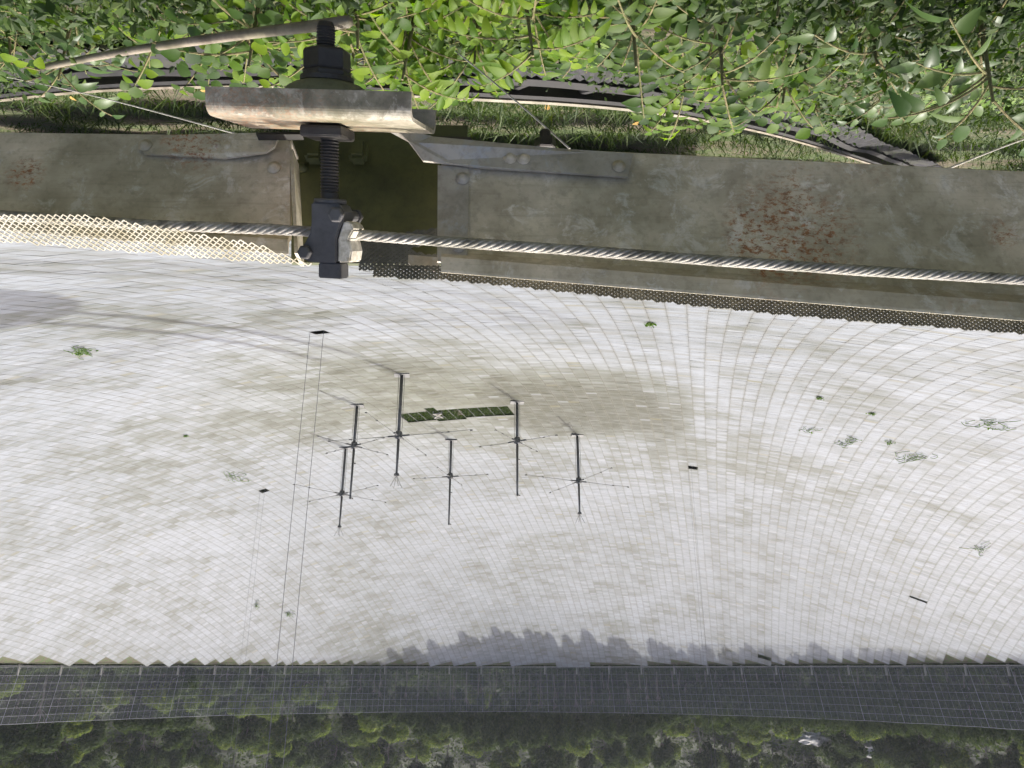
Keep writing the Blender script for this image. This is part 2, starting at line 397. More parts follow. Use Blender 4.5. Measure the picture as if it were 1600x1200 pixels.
# ------------------------------------------------------------------ the dish
M['panel'] = panel_mat()
dish = tag(empty("reflector_dish", (0, 0, dish_z(0, 0))), "vast stained white bowl of square aluminium panels filling the valley", "dish")
CA, SA = math.cos(rad(18)), math.sin(rad(18))
def ab2xy(a, b): return a * CA - b * SA, a * SA + b * CA
def xy2ab(x, y): return x * CA + y * SA, -x * SA + y * CA
def ij_of(x, y):
    a, b = xy2ab(x, y)
    return math.floor(math.asin(a / RS) * RS / PW), math.floor(math.asin(b / RS) * RS / PH)
holes = set()
hc = xy2ab(0.05, -4.0)
for i in range(-7, 7):
    for j in range(-20, 20):
        a0, b0 = RS * math.sin((i + .5) * PW / RS), RS * math.sin((j + .5) * PH / RS)
        da, db = a0 - hc[0], b0 - hc[1]
        if abs(da) < 11.3 and abs(db) < 3.15: holes.add((i, j))
        if -1.5 < -da < 4.2 and -4.2 < -db < 3.6 and False: holes.add((i, j))
ci, cj = ij_of(6.3, -7.0); holes |= {(ci, cj), (ci, cj + 1)}
ci, cj = ij_of(3.6, 0.6); holes |= {(ci, cj), (ci - 1, cj), (ci - 2, cj)}
TIES = [on_dish(495, 519), on_dish(410, 767), on_dish(1077, 728)]
for p in TIES:
    ci, cj = ij_of(p.x, p.y); holes |= {(ci, cj), (ci, cj + 1)}
p = on_dish(1443, 939); ci, cj = ij_of(p.x, p.y); holes |= {(ci, cj), (ci + 1, cj)}
p = on_dish(1205, 1028); ci, cj = ij_of(p.x, p.y); holes |= {(ci, cj), (ci + 1, cj), (ci, cj + 1), (ci + 1, cj + 1)}

N_I = int(R / PW * 1.08) + 2; N_J = int(R / PH * 1.08) + 2
cells = []
for i in range(-N_I, N_I):
    a0, a1 = RS * math.sin(i * PW / RS), RS * math.sin((i + 1) * PW / RS)
    for j in range(-N_J, N_J):
        b0, b1 = RS * math.sin(j * PH / RS), RS * math.sin((j + 1) * PH / RS)
        i2, j2 = (i // 2) * 2, (j // 3) * 3
        if max(math.hypot(RS * math.sin(p_ * PW / RS), RS * math.sin(q_ * PH / RS)) for p_ in (i2, i2 + 2) for q_ in (j2, j2 + 3)) > R + 0.2 - 5.0 * max(0.0, random.Random(i2 * 31 + j2 * 977).random() - 0.72): continue
        if (i, j) in holes: continue
        x, y = ab2xy((a0 + a1) / 2, (b0 + b1) / 2)
        if y < -147 and abs(x) < 13: continue            # the strip below the near rim is open
        if y < -138 and abs(x) < 13 and random.random() < 0.3: continue
        cells.append((i, j, a0, a1, b0, b1, x, y))
# the 300 panels that show largest
def area_px(c):
    i, j, a0, a1, b0, b1, x, y = c; q = []
    for a, b in ((a0, b0), (a1, b0), (a1, b1), (a0, b1)):
        X, Y = ab2xy(a, b); v = Vector((X, Y, dish_z(X, Y))) - CAM; z = v.dot(FW)
        q.append((800 + FPX * v.dot(PR) / z, 600 + FPX * v.dot(PD) / z))
    mx, my = q[0]
    if not (5 < mx < 1595 and my < 1040): return 0
    if my < 385 + max(0, mx) * 0.095 + 2: return 0       # hidden behind the near rim
    return abs(sum(q[k][0] * q[(k + 1) % 4][1] - q[(k + 1) % 4][0] * q[k][1] for k in range(4))) / 2
ar = [(area_px(c), n) for n, c in enumerate(cells)]
big = set(n for s, n in sorted(ar, reverse=True)[:300])
pm = MB(); pm.box((0, 0, -0.012), IDA, PW / 2 - 0.013, PH / 2 - 0.007, 0.012)
panel_me = pm.mesh("panel", M['panel'])
NV = len(cells) - len(big); V = np.zeros((NV, 8, 3)); k = 0
gA, gB = 0.013, 0.007
for n, (i, j, a0, a1, b0, b1, x, y) in enumerate(cells):
    rr = random.Random(i * 7919 + j * 104729)
    tx, ty, dz = rr.gauss(0, 0.007), rr.gauss(0, 0.007), rr.gauss(0, 0.006)
    if n in big:
        nrm = Vector((-x, -y, ZC - dish_z(x, y))).normalized()
        ax = Vector((CA, SA, 0)); ax = (ax - nrm * ax.dot(nrm)).normalized(); ay = nrm.cross(ax)
        q = (ax + nrm * tx).normalized(); nn = (nrm - ax * tx - ay * ty).normalized(); q = (q - nn * q.dot(nn)).normalized(); w = nn.cross(q)
        mt = Matrix.Identity(4); c = Vector((x, y, dish_z(x, y))) + nrm * dz
        for r_ in range(3): mt[r_][0] = q[r_]; mt[r_][1] = w[r_]; mt[r_][2] = nn[r_]; mt[r_][3] = c[r_]
        o = link("panel", panel_me, dish); o.matrix_basis = Matrix.Translation(-dish.location) @ mt
        continue
    cs = ((a0 + gA, b0 + gB, -1, -1), (a1 - gA, b0 + gB, 1, -1), (a1 - gA, b1 - gB, 1, 1), (a0 + gA, b1 - gB, -1, 1))
    for q, (a, b, sa_, sb_) in enumerate(cs):
        X, Y = ab2xy(a, b); z = dish_z(X, Y) + dz + sa_ * tx * PW / 2 + sb_ * ty * PH / 2
        V[k, q] = (X, Y, z); V[k, q + 4] = (X, Y, z - 0.03)
    k += 1
base = (np.arange(NV) * 8)[:, None, None]
quads = np.array([[0, 1, 2, 3], [0, 4, 5, 1], [1, 5, 6, 2], [2, 6, 7, 3], [3, 7, 4, 0]])[None]
F = (quads + base).reshape(-1)
def fast_mesh(name, V, F, per, mat):
    me = bpy.data.meshes.new(name); nv = V.reshape(-1, 3).shape[0]; nl = len(F); nf = nl // per
    me.vertices.add(nv); me.vertices.foreach_set("co", V.reshape(-1).astype(np.float32))
    me.loops.add(nl); me.loops.foreach_set("vertex_index", F.astype(np.int32))
    me.polygons.add(nf); me.polygons.foreach_set("loop_start", np.arange(0, nl, per, dtype=np.int32))
    me.update(calc_edges=True); me.validate(); me.shade_flat()
    if mat: me.materials.append(mat)
    return me
V -= np.array(dish.location)
pf = link("panel_field", fast_mesh("panel_field", V, F, 4, M['panel']), dish); pf["kind"] = "stuff"

# net cables that carry the panels, seen across the opening in the floor
def support_cable(i):
    mb = MB(); a = RS * math.sin(i * PW / RS); pts = []
    for b in np.linspace(hc[1] - 9, hc[1] + 9, 8):
        X, Y = ab2xy(a, b); pts.append(Vector((X, Y, dish_z(X, Y) - 0.09)) - dish.location)
    mb.tube(pts, 0.026, 5); mb.build("support_cable", M['cable'], dish)
for i in range(-6, 8): support_cable(i)

# rim ring the panels and the fence stand on, and the near strip's netting cables
mb = MB(); fr = []
NR = 240
for k in range(NR + 1):
    a = -math.pi / 2 + 0.018 + (2 * math.pi - 0.036) * k / NR
    c, s = math.cos(a), math.sin(a); fr.append((Vector((R * c, R * s, 0)), Vector((c, s, 0)), Vector((0, 0, 1))))
mb.sweep([(0.0, -0.36), (0.34, -0.36), (0.34, -0.04), (0.0, -0.04)], fr)
tag(mb.build("rim_ring", M['concrete']), "grey concrete ring running round the edge of the bowl", "rim ring")

fp_, fn_, fz_ = [], [], []; r = random.Random(8)
while len(fp_) < 20000:
    a_, b_ = hc[0] + r.uniform(-14, 14), hc[1] + r.uniform(-6, 6); x, y = ab2xy(a_, b_)
    fp_.append(Vector((x, y, ground_h(x, y) + 0.36 * r.random()))); fn_.append(Vector((r.gauss(0, .4), r.gauss(0, .4), 1))); fz_.append(r.uniform(.10, .24))
FLOOR_GRASS = (fp_, fn_, fz_)

# equipment on a concrete block in the floor opening
bx, by = 1.0, -3.5
eq = tag(empty("feed_pit", (bx, by, ground_h(bx, by))), "brown concrete pit with pale steel frame inside the green opening", "pit")
mb = MB(); mb.box((bx - 1.2, by - 0.4, dish_z(bx, by) - 1.25), (Vector((CA, SA, 0)), Vector((-SA, CA, 0)), Vector((0, 0, 1))), 0.9, 1.7, 1.0)
mb.build("concrete_block", simple("brown_concrete", (0.05, 0.036, 0.026), (0.10, 0.078, 0.06), 1.2), eq, bevel=0.06)
for dx, dy in ((2.2, -1.6), (3.9, -1.1), (3.7, 1.4), (2.0, 1.0)):
    mb = MB(); mb.tube([(bx + dx, by + dy, ground_h(bx, by)), (bx + dx, by + dy, dish_z(bx, by) + 0.5)], 0.13, 6); mb.build("frame_post", M['concrete'], eq)
mb = MB()
for (x0, y0), (x1, y1) in (((2.2, -1.6), (3.7, 1.4)), ((3.9, -1.1), (2.0, 1.0)), ((2.2, -1.6), (3.9, -1.1)), ((2.0, 1.0), (3.7, 1.4))):
    mb.tube([(bx + x0, by + y0, dish_z(bx, by) + 0.35), (bx + x1, by + y1, dish_z(bx, by) + 0.35)], 0.14, 6)
mb.build("cross_frame", M['concrete'], eq); rebase(eq)

# ------------------------------------------------------------------ antenna posts with crossed dipoles
def antenna(base, h, hcross, arm, rot, fork, label):
    root = tag(empty("dipole_antenna", base), label, "antenna", "antenna posts standing in the bowl")
    b = Vector(base)
    mb = MB(); mb.tube([b + Vector((0, 0, -0.6)), b + Vector((0, 0, hcross))], 0.29, 10); mb.tube([b + Vector((0, 0, hcross)), b + Vector((0, 0, h))], [0.24, 0.19], 10)
    mb.build("mast", M['tower'], root, smooth=True)
    for s in (-1, 1):
        mb = MB(); off = Vector((0.5 * s, 0.1 * s, 0)); mb.tube([b + off, b + off + Vector((0, 0, hcross))], 0.04, 6); mb.build("feed_line", M['tower'], root)
    mb = MB(); mb.box(b + Vector((0, 0, 0.12)), IDA, 1.3, 0.9, 0.10); mb.build("base_plate", M['tower'], root, bevel=0.03)
    mb = MB(); mb.lathe(b + Vector((0, 0, hcross)), (IDA[0], IDA[2], IDA[1]), [(0.5, -0.75), (0.62, -0.5), (0.62, 0.35), (0.42, 0.55)], 10); mb.build("hub", M['tower'], root)
    for k in range(4):
        a = rad(rot + 90 * k); d = Vector((math.cos(a), math.sin(a), 0)); c = b + Vector((0, 0, hcross))
        mb = MB(); mb.tube([c, c + d * 1.9], 0.17, 6); br = mb.build("arm_bracket", M['tower'], root)
        mb = MB(); mb.tube([c + d * 1.8, c + d * arm * 0.68, c + d * arm + Vector((0, 0, -0.12))], [0.055, 0.045, 0.035], 6)
        for f in (0.69, 1.0): mb.tube([c + d * (arm * f - 0.22), c + d * (arm * f + 0.18)], 0.12, 6)
        mb.build("dipole_arm", M['tower'], root)
    if fork:
        mb = MB(); mb.lathe(b + Vector((0, 0, h)), (IDA[0], IDA[2], IDA[1]), [(0.42, -0.25), (0.42, 0.2)], 8); mb.build("mast_cap", M['tower'], root)
        for k in range(4):
            a = rad(rot + 45 + 90 * k); d = Vector((math.cos(a), math.sin(a), 0)); t = b + Vector((0, 0, h))
            mb = MB(); mb.tube([t, t + d * 1.0 + Vector((0, 0, 2.0))], 0.035, 5); mb.build("tip_rod", M['tower'], root)
    else:
        for s in (0.35, 1.0):
            mb = MB(); mb.tube([b + Vector((-0.2, 0, hcross + (h - hcross) * s - .2)), b + Vector((-0.2, 0, hcross + (h - hcross) * s))], 0.36, 8); mb.build("collar", M['tower'], root)
    rebase(root)
ANT = [((628, 585), 17.5, 10.9, 12.6, 19, True, "tall antenna post nearest the rim with very long crossed arms and forked tip"),
       ((808, 628), 18.4, 7.9, 8.2, 33, False, "antenna post at the blank end of the green floor opening, no fork on top"),
       ((705, 688), 19.1, 8.4, 8.6, 18, False, "antenna post standing alone just behind the green floor opening, no forked tip"),
       ((902, 680), 17.1, 10.2, 12.6, -22, True, "fork-tipped antenna post set apart on the dark stained panels"),
       ((558, 633), 18.4, 8.2, 8.4, 44, False, "unforked antenna post between two others near the paired cables"),
       ((540, 700), 17.9, 10.6, 12.4, 46, True, "fork-tipped antenna post closest to the long paired cables")]
for px, h, hcr, arm, rot, fork, lab in ANT: antenna(on_dish(*px), h, hcr, arm, rot, fork, lab)

# ------------------------------------------------------------------ suspended platform above the bowl (its shadow falls on the near panels)
PZ = dish_z(0, 0) + 137
plat = tag(empty("suspended_platform", (0, 0, PZ)), "triangular steel platform hung on cables high above the bowl", "platform")
vt = [Vector((p.x, p.y, PZ)) for p in TIES]
for k in range(3):
    a, b = vt[k], vt[(k + 1) % 3]; mb = MB(); d = (b - a).normalized(); s = d.cross(Vector((0, 0, 1)))
    ch = [s * 3, s * -3, Vector((0, 0, 7)) + s * 3, Vector((0, 0, 7)) - s * 3]
    for o in ch: mb.tube([a + o, b + o], 0.16, 6)
    n = 16
    for q in range(n):
        p0, p1 = a.lerp(b, q / n), a.lerp(b, (q + 1) / n)
        for s0, s1 in ((0, 2), (1, 3), (0, 1), (2, 3)): mb.tube([p0 + ch[s0], p1 + ch[s1]], 0.08, 5)
    mb.build("truss", M['tower'], plat)
mb = MB(); circ = [Vector((20 * math.cos(t), 20 * math.sin(t), PZ - 1)) for t in np.linspace(0, 2 * math.pi, 41)]
mb.tube(circ, 0.22, 6); mb.build("azimuth_ring", M['tower'], plat)
mb = MB(); d = Vector((math.cos(rad(-60)), math.sin(rad(-60)), 0)); s = d.cross(Vector((0, 0, 1)))
for sd in (-3, 3):
    top = [d * t + s * sd + Vector((0, 0, PZ - 3)) for t in np.linspace(-45, 45, 19)]
    bot = [d * t + s * sd + Vector((0, 0, PZ - 18 + 13 * (t / 46) ** 2)) for t in np.linspace(-45, 45, 19)]
    mb.tube(top, 0.4, 6); mb.tube(bot, 0.4, 6)
    for q in range(18): mb.tube([top[q], bot[q + 1]], 0.22, 5); mb.tube([bot[q], top[q]], 0.22, 5)
mb.build("azimuth_arm", M['tower'], plat)
mb = MB(); c = d * 36 + Vector((0, 0, PZ - 24)); mb.lathe(c, (IDA[0], IDA[2], IDA[1]), [(13 * math.sin(t) + 0.01, -13 * math.cos(t)) for t in np.linspace(0.02, math.pi - 0.6, 16)], 28)
mb.build("receiver_dome", M['concrete'], plat, smooth=True)
rebase(plat)
TWL = ["concrete cable tower behind the near rim", "concrete cable tower beyond the fence, by the two cable pairs", "concrete cable tower far out past the single cable pair"]
for k, v in enumerate(vt):
    d = Vector((v.x, v.y, 0)).normalized(); p = d * 222; zt = PZ + 14; zb = ground_h(p.x, p.y) - 3
    tw = tag(empty("cable_tower", (p.x, p.y, zb + 3)), TWL[k], "tower", "cable towers round the bowl")
    mb = MB(); s = d.cross(Vector((0, 0, 1))); fr = []
    for f in np.linspace(0, 1, 7): fr.append((p + Vector((0, 0, zb + (zt - zb) * f)), d * (5.5 - 2.7 * f), s * (5.5 - 2.7 * f)))
    pr = [(1, .35), (.35, .35), (.35, 1), (-.35, 1), (-.35, .35), (-1, .35), (-1, -.35), (-.35, -.35), (-.35, -1), (.35, -1), (.35, -.35), (1, -.35)]
    mb.sweep(pr, fr); mb.build("shaft", M['concrete'], tw); rebase(tw)
    for q in range(4):
        mb = MB(); o = s * (q - 1.5) * 1.2
        mb.tube([v + o + Vector((0, 0, 6)), (v + p) / 2 + o + Vector((0, 0, PZ / 2 + 2.0)), p + o + Vector((0, 0, zt))], 0.05, 5)
        mb.build("main_cable", M['cable'], plat).matrix_parent_inverse = Matrix.Translation(-plat.location)
TL = ["pair of tie-down cables rising from a thin dark slot nearest the rim", "pair of tie-down cables rising from a small black hole near the far left edge",
      "pair of tie-down cables rising from the black slot amid bare white panels"]
for k, v in enumerate(vt):
    root = tag(empty("tie_down_cable", TIES[k]), TL[k], "cable", "tie-down cables of the platform")
    sep = (1.75, 1.1, 0.75)[k]
    for s in (-1, 1):
        mb = MB(); b = TIES[k] + Vector((sep / 2 * s, 0, -1.5)); mb.tube([b, Vector((v.x + sep / 2 * s, v.y, PZ))], (0.032, 0.026, 0.017)[k], 6); mb.build("strand", M['cable'], root)
    rebase(root)

# ------------------------------------------------------------------ far fence on the rim
t = NT("fine_wire_netting"); df = t.new("ShaderNodeBsdfPrincipled"); df.inputs["Base Color"].default_value = (0.36, 0.37, 0.38, 1); df.inputs["Roughness"].default_value = 0.7
tp = t.new("ShaderNodeBsdfTransparent"); ms = t.new("ShaderNodeMixShader"); ms.inputs[0].default_value = 0.10
t.L(tp.outputs[0], ms.inputs[1]); t.L(df.outputs[0], ms.inputs[2]); t.L(ms.outputs[0], t.out.inputs[0]); M['netting'] = t.m
M['rail'] = metal_mat("galvanised_rail", (0.24, 0.25, 0.25), (0.17, 0.175, 0.175), scale=0.2)
fence = tag(empty("perimeter_fence", (0, R + 0.8, 0)), "tall leaning wire fence with grey rails along the far rim, forest behind it", "fence")
LEAN = math.tan(rad(16)); FH = 15.4
def fp(a, h): # a counted from the far point of the rim
    rr = R + 0.75 + h * LEAN + 0.25 * noise.noise(Vector((a * 9, h * 0.2, 0)))
    return Vector((rr * math.sin(a), rr * math.cos(a), h))
A0, A1 = rad(-98), rad(98); NPOST = 44; das = (A1 - A0) / NPOST
for k in range(NPOST + 1):
    a = A0 + das * k; mb = MB(); mb.tube([fp(a, -0.6), fp(a, FH)], 0.062, 6); mb.build("post", M['rail'], fence)
    if k % 1 == 0:
        mb = MB(); q = fp(a + 0.004, 0); mb.box(q + Vector((0, 0, 0.9)), IDA, 0.22, 0.22, 1.5); mb.build("footing", M['concrete'], fence)
    if k < NPOST:
        for w in range(1, 6):
            aw = a + das * w / 6; mb = MB(); mb.tube([fp(aw, 0.1), fp(aw, FH)], 0.028, 4, False); mb.build("wire", M['rail'], fence)
        mb = MB(); n = 4
        vs = [fp(a + das * q / n, h) for q in range(n + 1) for h in (0.15, FH)]
        mb.add(vs, [(2 * q, 2 * q + 2, 2 * q + 3, 2 * q + 1) for q in range(n)]); mb.build("netting", M['netting'], fence)
for k in range(8):
    h = 0.15 + (FH - 0.15) * k / 7; mb = MB(); mb.tube([fp(a, h + 0.12 * noise.noise(Vector((a * 20, k * 3.1, 0)))) for a in np.linspace(A0, A1, 220)], 0.040 if k < 7 else 0.06, 5); mb.build("rail", M['rail'], fence)
rebase(fence)

# ------------------------------------------------------------------ forest on the far hillside
def tree_meshes(seed, mat, hgt, rad_, nleaf, lsz):
    r = random.Random(seed); tr = MB()
    pts = [Vector((0, 0, -1.0))]; 
    for k in range(1, 6): pts.append(Vector((r.uniform(-.35, .35) * k * .5, r.uniform(-.35, .35) * k * .5, hgt * 0.72 * k / 5)))
    tr.tube(pts, [0.34, 0.28, 0.24, 0.19, 0.14, 0.08], 7)
    lobes = []
    for k in range(13):
        a = r.uniform(0, 6.283); q = r.random() ** 0.6; hz = hgt * r.uniform(0.42, 0.95)
        rr = rad_ * q * (1.15 - 0.55 * (hz / hgt)); lobes.append((Vector((rr * math.cos(a), rr * math.sin(a), hz)), rad_ * r.uniform(0.25, 0.48)))
        tr.tube([pts[3] if hz > hgt * .6 else pts[2], lobes[-1][0]], [0.10, 0.035], 5)
    VV = np.zeros((nleaf, 4, 3)); k = 0
    while k < nleaf:
        c, lr = lobes[r.randrange(len(lobes))]
        d = Vector((r.gauss(0, 1), r.gauss(0, 1), r.gauss(0.25, 1))).normalized()
        p = c + d * lr * (0.55 + 0.5 * r.random()) * Vector((1, 1, 0.75)).length / 1.6
        n = (d + Vector((r.gauss(0, .45), r.gauss(0, .45), r.gauss(.35, .45)))).normalized()
        u = n.orthogonal().normalized(); u.rotate(Quaternion(n, r.uniform(0, 6.28))); w = n.cross(u); s = lsz * r.uniform(0.55, 1.25)
        for q, (cu, cw) in enumerate(((-1, -.1), (-.1, -.62), (1, .08), (.12, .6))): VV[k, q] = p + u * (cu * s) + w * (cw * s) + n * (0.18 * s if q in (0, 2) else 0)
        k += 1
    FF = np.arange(nleaf * 4)
    return tr.mesh("trunk", M['bark'], True), fast_mesh("crown", VV, FF, 4, mat)
TREES = [tree_meshes(s, M[mt], h, rd, nl, ls) for s, mt, h, rd, nl, ls in
         ((1, 'tree_a', 12, 6.4, 4200, .50), (2, 'tree_a', 18, 6.6, 5000, .52), (3, 'tree_b', 11, 5.8, 4000, .46), (4, 'tree_b', 15, 5.8, 4400, .48), (5, 'tree_a', 9, 6.2, 3800, .48), (6, 'tree_b', 8.5, 5.4, 3400, .42))]
TLAB = ["dark broad tree", "tall dark tree", "light green tree", "tall pale green tree", "low spreading dark tree", "small yellowish tree"]
placed = []; tr_ = random.Random(5); tries = 0
rock_az = [rad(-22.6), rad(-25.2)]
ROWS = []
for q in range(30):
    a = rad(12.0 - 46.0 * (q + tr_.uniform(-.3, .3)) / 30); e = tr_.uniform(10.0, 13.0); ROWS.append((a, e, 1, 0.62 + 0.5 * math.sin(math.pi * (q + .5) / 30) * tr_.uniform(.75, 1.1)))
for q in range(30):
    a = rad(-34.0 - 50.0 * (q + tr_.uniform(-.3, .3)) / 30); e = tr_.uniform(9.0, 11.5); ROWS.append((a, e, 0, tr_.uniform(0.95, 1.1)))
for a, e, kk, sz in ROWS:
    x, y = (R + e) * math.sin(a), (R + e) * math.cos(a); placed.append((x, y, ground_h(x, y), e))
while len(placed) < 292 and tries < 60000:
    tries += 1
    a = rad(tr_.uniform(-92, 74)); e = 9.5 + 112 * tr_.random() ** 1.3; r_ = R + e
    x, y = r_ * math.sin(a), r_ * math.cos(a)
    dmin = 5.8 + e * 0.04
    if any((x - q[0]) ** 2 + (y - q[1]) ** 2 < dmin * dmin for q in placed): continue
    z = ground_h(x, y); v = Vector((x, y, z)) - CAM; az = math.degrees(math.atan2(v.x, v.y))
    if not -41 < az < 32: continue
    if -25.8 < az < -21.5 and 36 < e < 50: continue       # clearing with the pale outcrop
    placed.append((x, y, z, e))
forest = []
for nt, (x, y, z, e) in enumerate(placed):
    azd = math.degrees(math.atan2(x, y - CAM.y))
    k = tr_.choice((0, 1, 2, 3, 4, 5)) if e > 16 else (tr_.choice((1, 1, 0)) if azd < 1 else tr_.choice((0, 4, 5, 2)))
    if nt < len(ROWS): k = ROWS[nt][2]
    row = "against the far fence" if e < 16 else ("low on the far hillside" if e < 45 else ("halfway up the far hillside" if e < 80 else "high on the far hillside"))
    root = tag(empty("forest_tree", (x, y, z)), TLAB[k] + " " + row, "tree", "trees on the far hillside")
    s = tr_.uniform(0.8, 1.25) * (1.12 if (e < 16 and azd < 1) else 1.0); root.scale = (s, s, s * tr_.uniform(0.85, 1.15)); root.rotation_euler = (0, 0, tr_.uniform(0, 6.28))
    if nt < len(ROWS): q = ROWS[nt][3]; root.scale = ((0.80, 0.80, q * 1.36) if k == 1 else (0.85, 0.85, q * 1.42))
    link("trunk", TREES[k][0], root); link("crown", TREES[k][1], root); forest.append((azd, root))

def nth(n): return str(n) + ("th" if 10 < n % 100 < 20 else {1: "st", 2: "nd", 3: "rd"}.get(n % 10, "th"))
count = {}
for azd, root in sorted(forest, key=lambda q: -q[0]):
    lb = root["label"]; count[lb] = count.get(lb, 0) + 1; root["label"] = lb + ", " + nth(count[lb]) + " there from picture left"

# undergrowth below the trees: one mass of leaf clumps
def scatter_quads(name, pts, norms, sizes, mat, jit=0.5):
    n = len(pts); VV = np.zeros((n, 4, 3)); r = random.Random(3)
    for k in range(n):
        nn = (norms[k] + Vector((r.gauss(0, jit), r.gauss(0, jit), r.gauss(0, jit)))).normalized()
        u = nn.orthogonal().normalized(); u.rotate(Quaternion(nn, r.uniform(0, 6.28))); w = nn.cross(u); s = sizes[k]; p = pts[k]
        for q, (cu, cw) in enumerate(((-1, 0), (0, -.55), (1, 0), (0, .55))): VV[k, q] = p + u * (cu * s) + w * (cw * s) + nn * (0.2 * s if q % 2 == 0 else 0)
    return fast_mesh(name, VV, np.arange(n * 4), 4, mat)
ps, ns, zs = [], [], []; r = random.Random(21)
while len(ps) < 90000:
    a = rad(r.uniform(-92, 74)); e = 3.2 + 120 * r.random() ** 1.7; q = R + e; x, y = q * math.sin(a), q * math.cos(a)
    az = math.degrees(math.atan2(x, y - CAM.y))
    if not -40 < az < 31: continue
    hh = 3.0 * (0.35 + noise.noise(Vector((x * .14, y * .14, 4)))) + 0.4
    ps.append(Vector((x, y, ground_h(x, y) + r.random() * max(hh, 0.2)))); ns.append(Vector((-math.sin(a) * .5, -math.cos(a) * .5, 0.8))); zs.append(r.uniform(0.4, 0.95))
ug = link("hillside_undergrowth", scatter_quads("hillside_undergrowth", ps, ns, zs, M['tree_a']))
tag(ug, "tangled low undergrowth covering the far hillside", "undergrowth", kind="stuff")

fg_ = link("floor_grass", scatter_quads("floor_grass", *FLOOR_GRASS, M['tree_a'], .5)); tag(fg_, "green plants growing in the long opening in the bowl's floor", "plants", kind="stuff")

# pale outcrop among the trees
for k, (px, py, w, h, lab) in enumerate(((1285, 1150, 8.5, 5.0, "broad pale limestone outcrop showing through the far trees"), (1378, 1162, 10.0, 6.0, "pale limestone outcrop farther from the middle of the far hillside"))):
    d = ray(px, py); tt = 300.0
    while (CAM + d * tt).z > ground_h((CAM + d * tt).x, (CAM + d * tt).y) and tt < 520: tt += 0.5
    c = CAM + d * tt; mb = MB(); nu, nv = 26, 16; vs = []
    for a in range(nu):
        for b in range(nv):
            u = a / (nu - 1) * 2 - 1; v_ = b / (nv - 1)
            th = u * 1.5; off = Vector((math.sin(th) * w, -math.cos(th) * w * 0.45, v_ * h * (1 - 0.35 * u * u) - 1.5))
            off *= 1 + 0.18 * noise.noise(Vector((u * 4, v_ * 4, k))) ; off.y += 1.3 * noise.noise(Vector((u * 6, v_ * 6, k + 5))) + 0.9 * v_ * v_ * 4
            vs.append(c + off)
    mb.add(vs, [(a * nv + b, (a + 1) * nv + b, (a + 1) * nv + b + 1, a * nv + b + 1) for a in range(nu - 1) for b in range(nv - 1)])
    tag(mb.build("rock_outcrop", M['rock']), lab, "rock")

# ------------------------------------------------------------------ weeds that have grown up through the panels
def weed(px, py, size, curls, leaves, label, seed):
    r = random.Random(seed); root = tag(empty("weed", on_dish(px, py)), label, "weed"); b = root.location.copy()
    nrm = (Vector((0, 0, ZC)) - b).normalized(); ax = Vector((1, 0, 0)); ax = (ax - nrm * ax.dot(nrm)).normalized(); ay = nrm.cross(ax)
    mb = MB()
    for c in range(curls):
        o = (r.uniform(-1, 1) * size, r.uniform(-1, 1) * size * 1.6); a = r.uniform(0, 6.28); pts = []; kk = r.uniform(-.5, .5)
        for q in range(10):
            o = (o[0] + math.cos(a) * size * 0.16, o[1] + math.sin(a) * size * 0.30); a += kk + r.uniform(-.25, .25)
            h = 0.12 + 0.5 * math.sin(q / 9 * math.pi) * r.uniform(.6, 1.2) * size * .3
            x, y = b.x + ax.x * o[0] + ay.x * o[1], b.y + ax.y * o[0] + ay.y * o[1]; pts.append(Vector((x, y, dish_z(x, y) + h)))
        mb.tube(pts, 0.045, 5)
    if curls: mb.build("runner", M['weed'], root)
    if leaves:
        P, Nn, Z = [], [], []
        for q in range(leaves):
            u, v = r.gauss(0, .38) * size, r.gauss(0, .5) * size; x, y = b.x + ax.x * u + ay.x * v, b.y + ax.y * u + ay.y * v
            P.append(Vector((x, y, dish_z(x, y) + 0.1 + r.random() * size * .35))); Nn.append(nrm); Z.append(r.uniform(.10, .26))
        link("foliage", scatter_quads("foliage", P, Nn, Z, M['weed'], .8), root)
    rebase(root)
for q, w in enumerate(((1281, 620, 1.5, 0, 90, "small dark green weed tuft alone on white panels"), (1362, 645, 1.1, 1, 60, "tiny green weed beside a long panel seam"),
        (1266, 672, 1.9, 7, 20, "spiky green runners just above the curled vine"), (1325, 688, 3.0, 12, 20, "loose curled green vine on the white panels"),
        (1425, 712, 3.3, 15, 26, "ring-shaped tangle of green vine farther along the panels"), (1545, 662, 3.2, 13, 26, "pale green vine tangle nearest the picture's edge"),
        (1390, 690, 1.4, 2, 50, "dark leafy sprig between two vine tangles"),
        (365, 745, 3.4, 14, 14, "faint grey-green vine curls near the small black hole"), (402, 946, 2.4, 3, 90, "green weed clump beside the shorter cable pair"),
        (452, 958, 2.6, 5, 130, "darker weed clump beside the longer cable pair"), (128, 546, 3.0, 5, 160, "bright green weed patch in the platform's shadow edge"),
        (291, 680, 1.1, 0, 70, "lone mossy green spot on pale panels"), (1530, 856, 2.6, 10, 30, "brownish scrap of vine by a torn panel"), (1015, 504, 1.6, 0, 120, "flat yellow-green weed close under the near rim"),
        (850, 558, 0, 0, 0, ""))):
    if w[2]: weed(w[0], w[1], w[2] * 0.5, w[3], int(w[4] * 0.6), w[5], q + 40)

# ------------------------------------------------------------------ near rim: wall plane used to set out the steelwork
TH = rad(-3); WN = Vector((math.sin(TH), math.cos(TH), 0)); WT = Vector((-math.cos(TH), math.sin(TH), 0))   # WT runs towards the picture's right
WP = CAM + Vector((0, 1.45, 0)); ZUP = Vector((0, 0, 1))
def wl(px, py, off=0.0): return on_plane(px, py, WP - WN * off, WN)

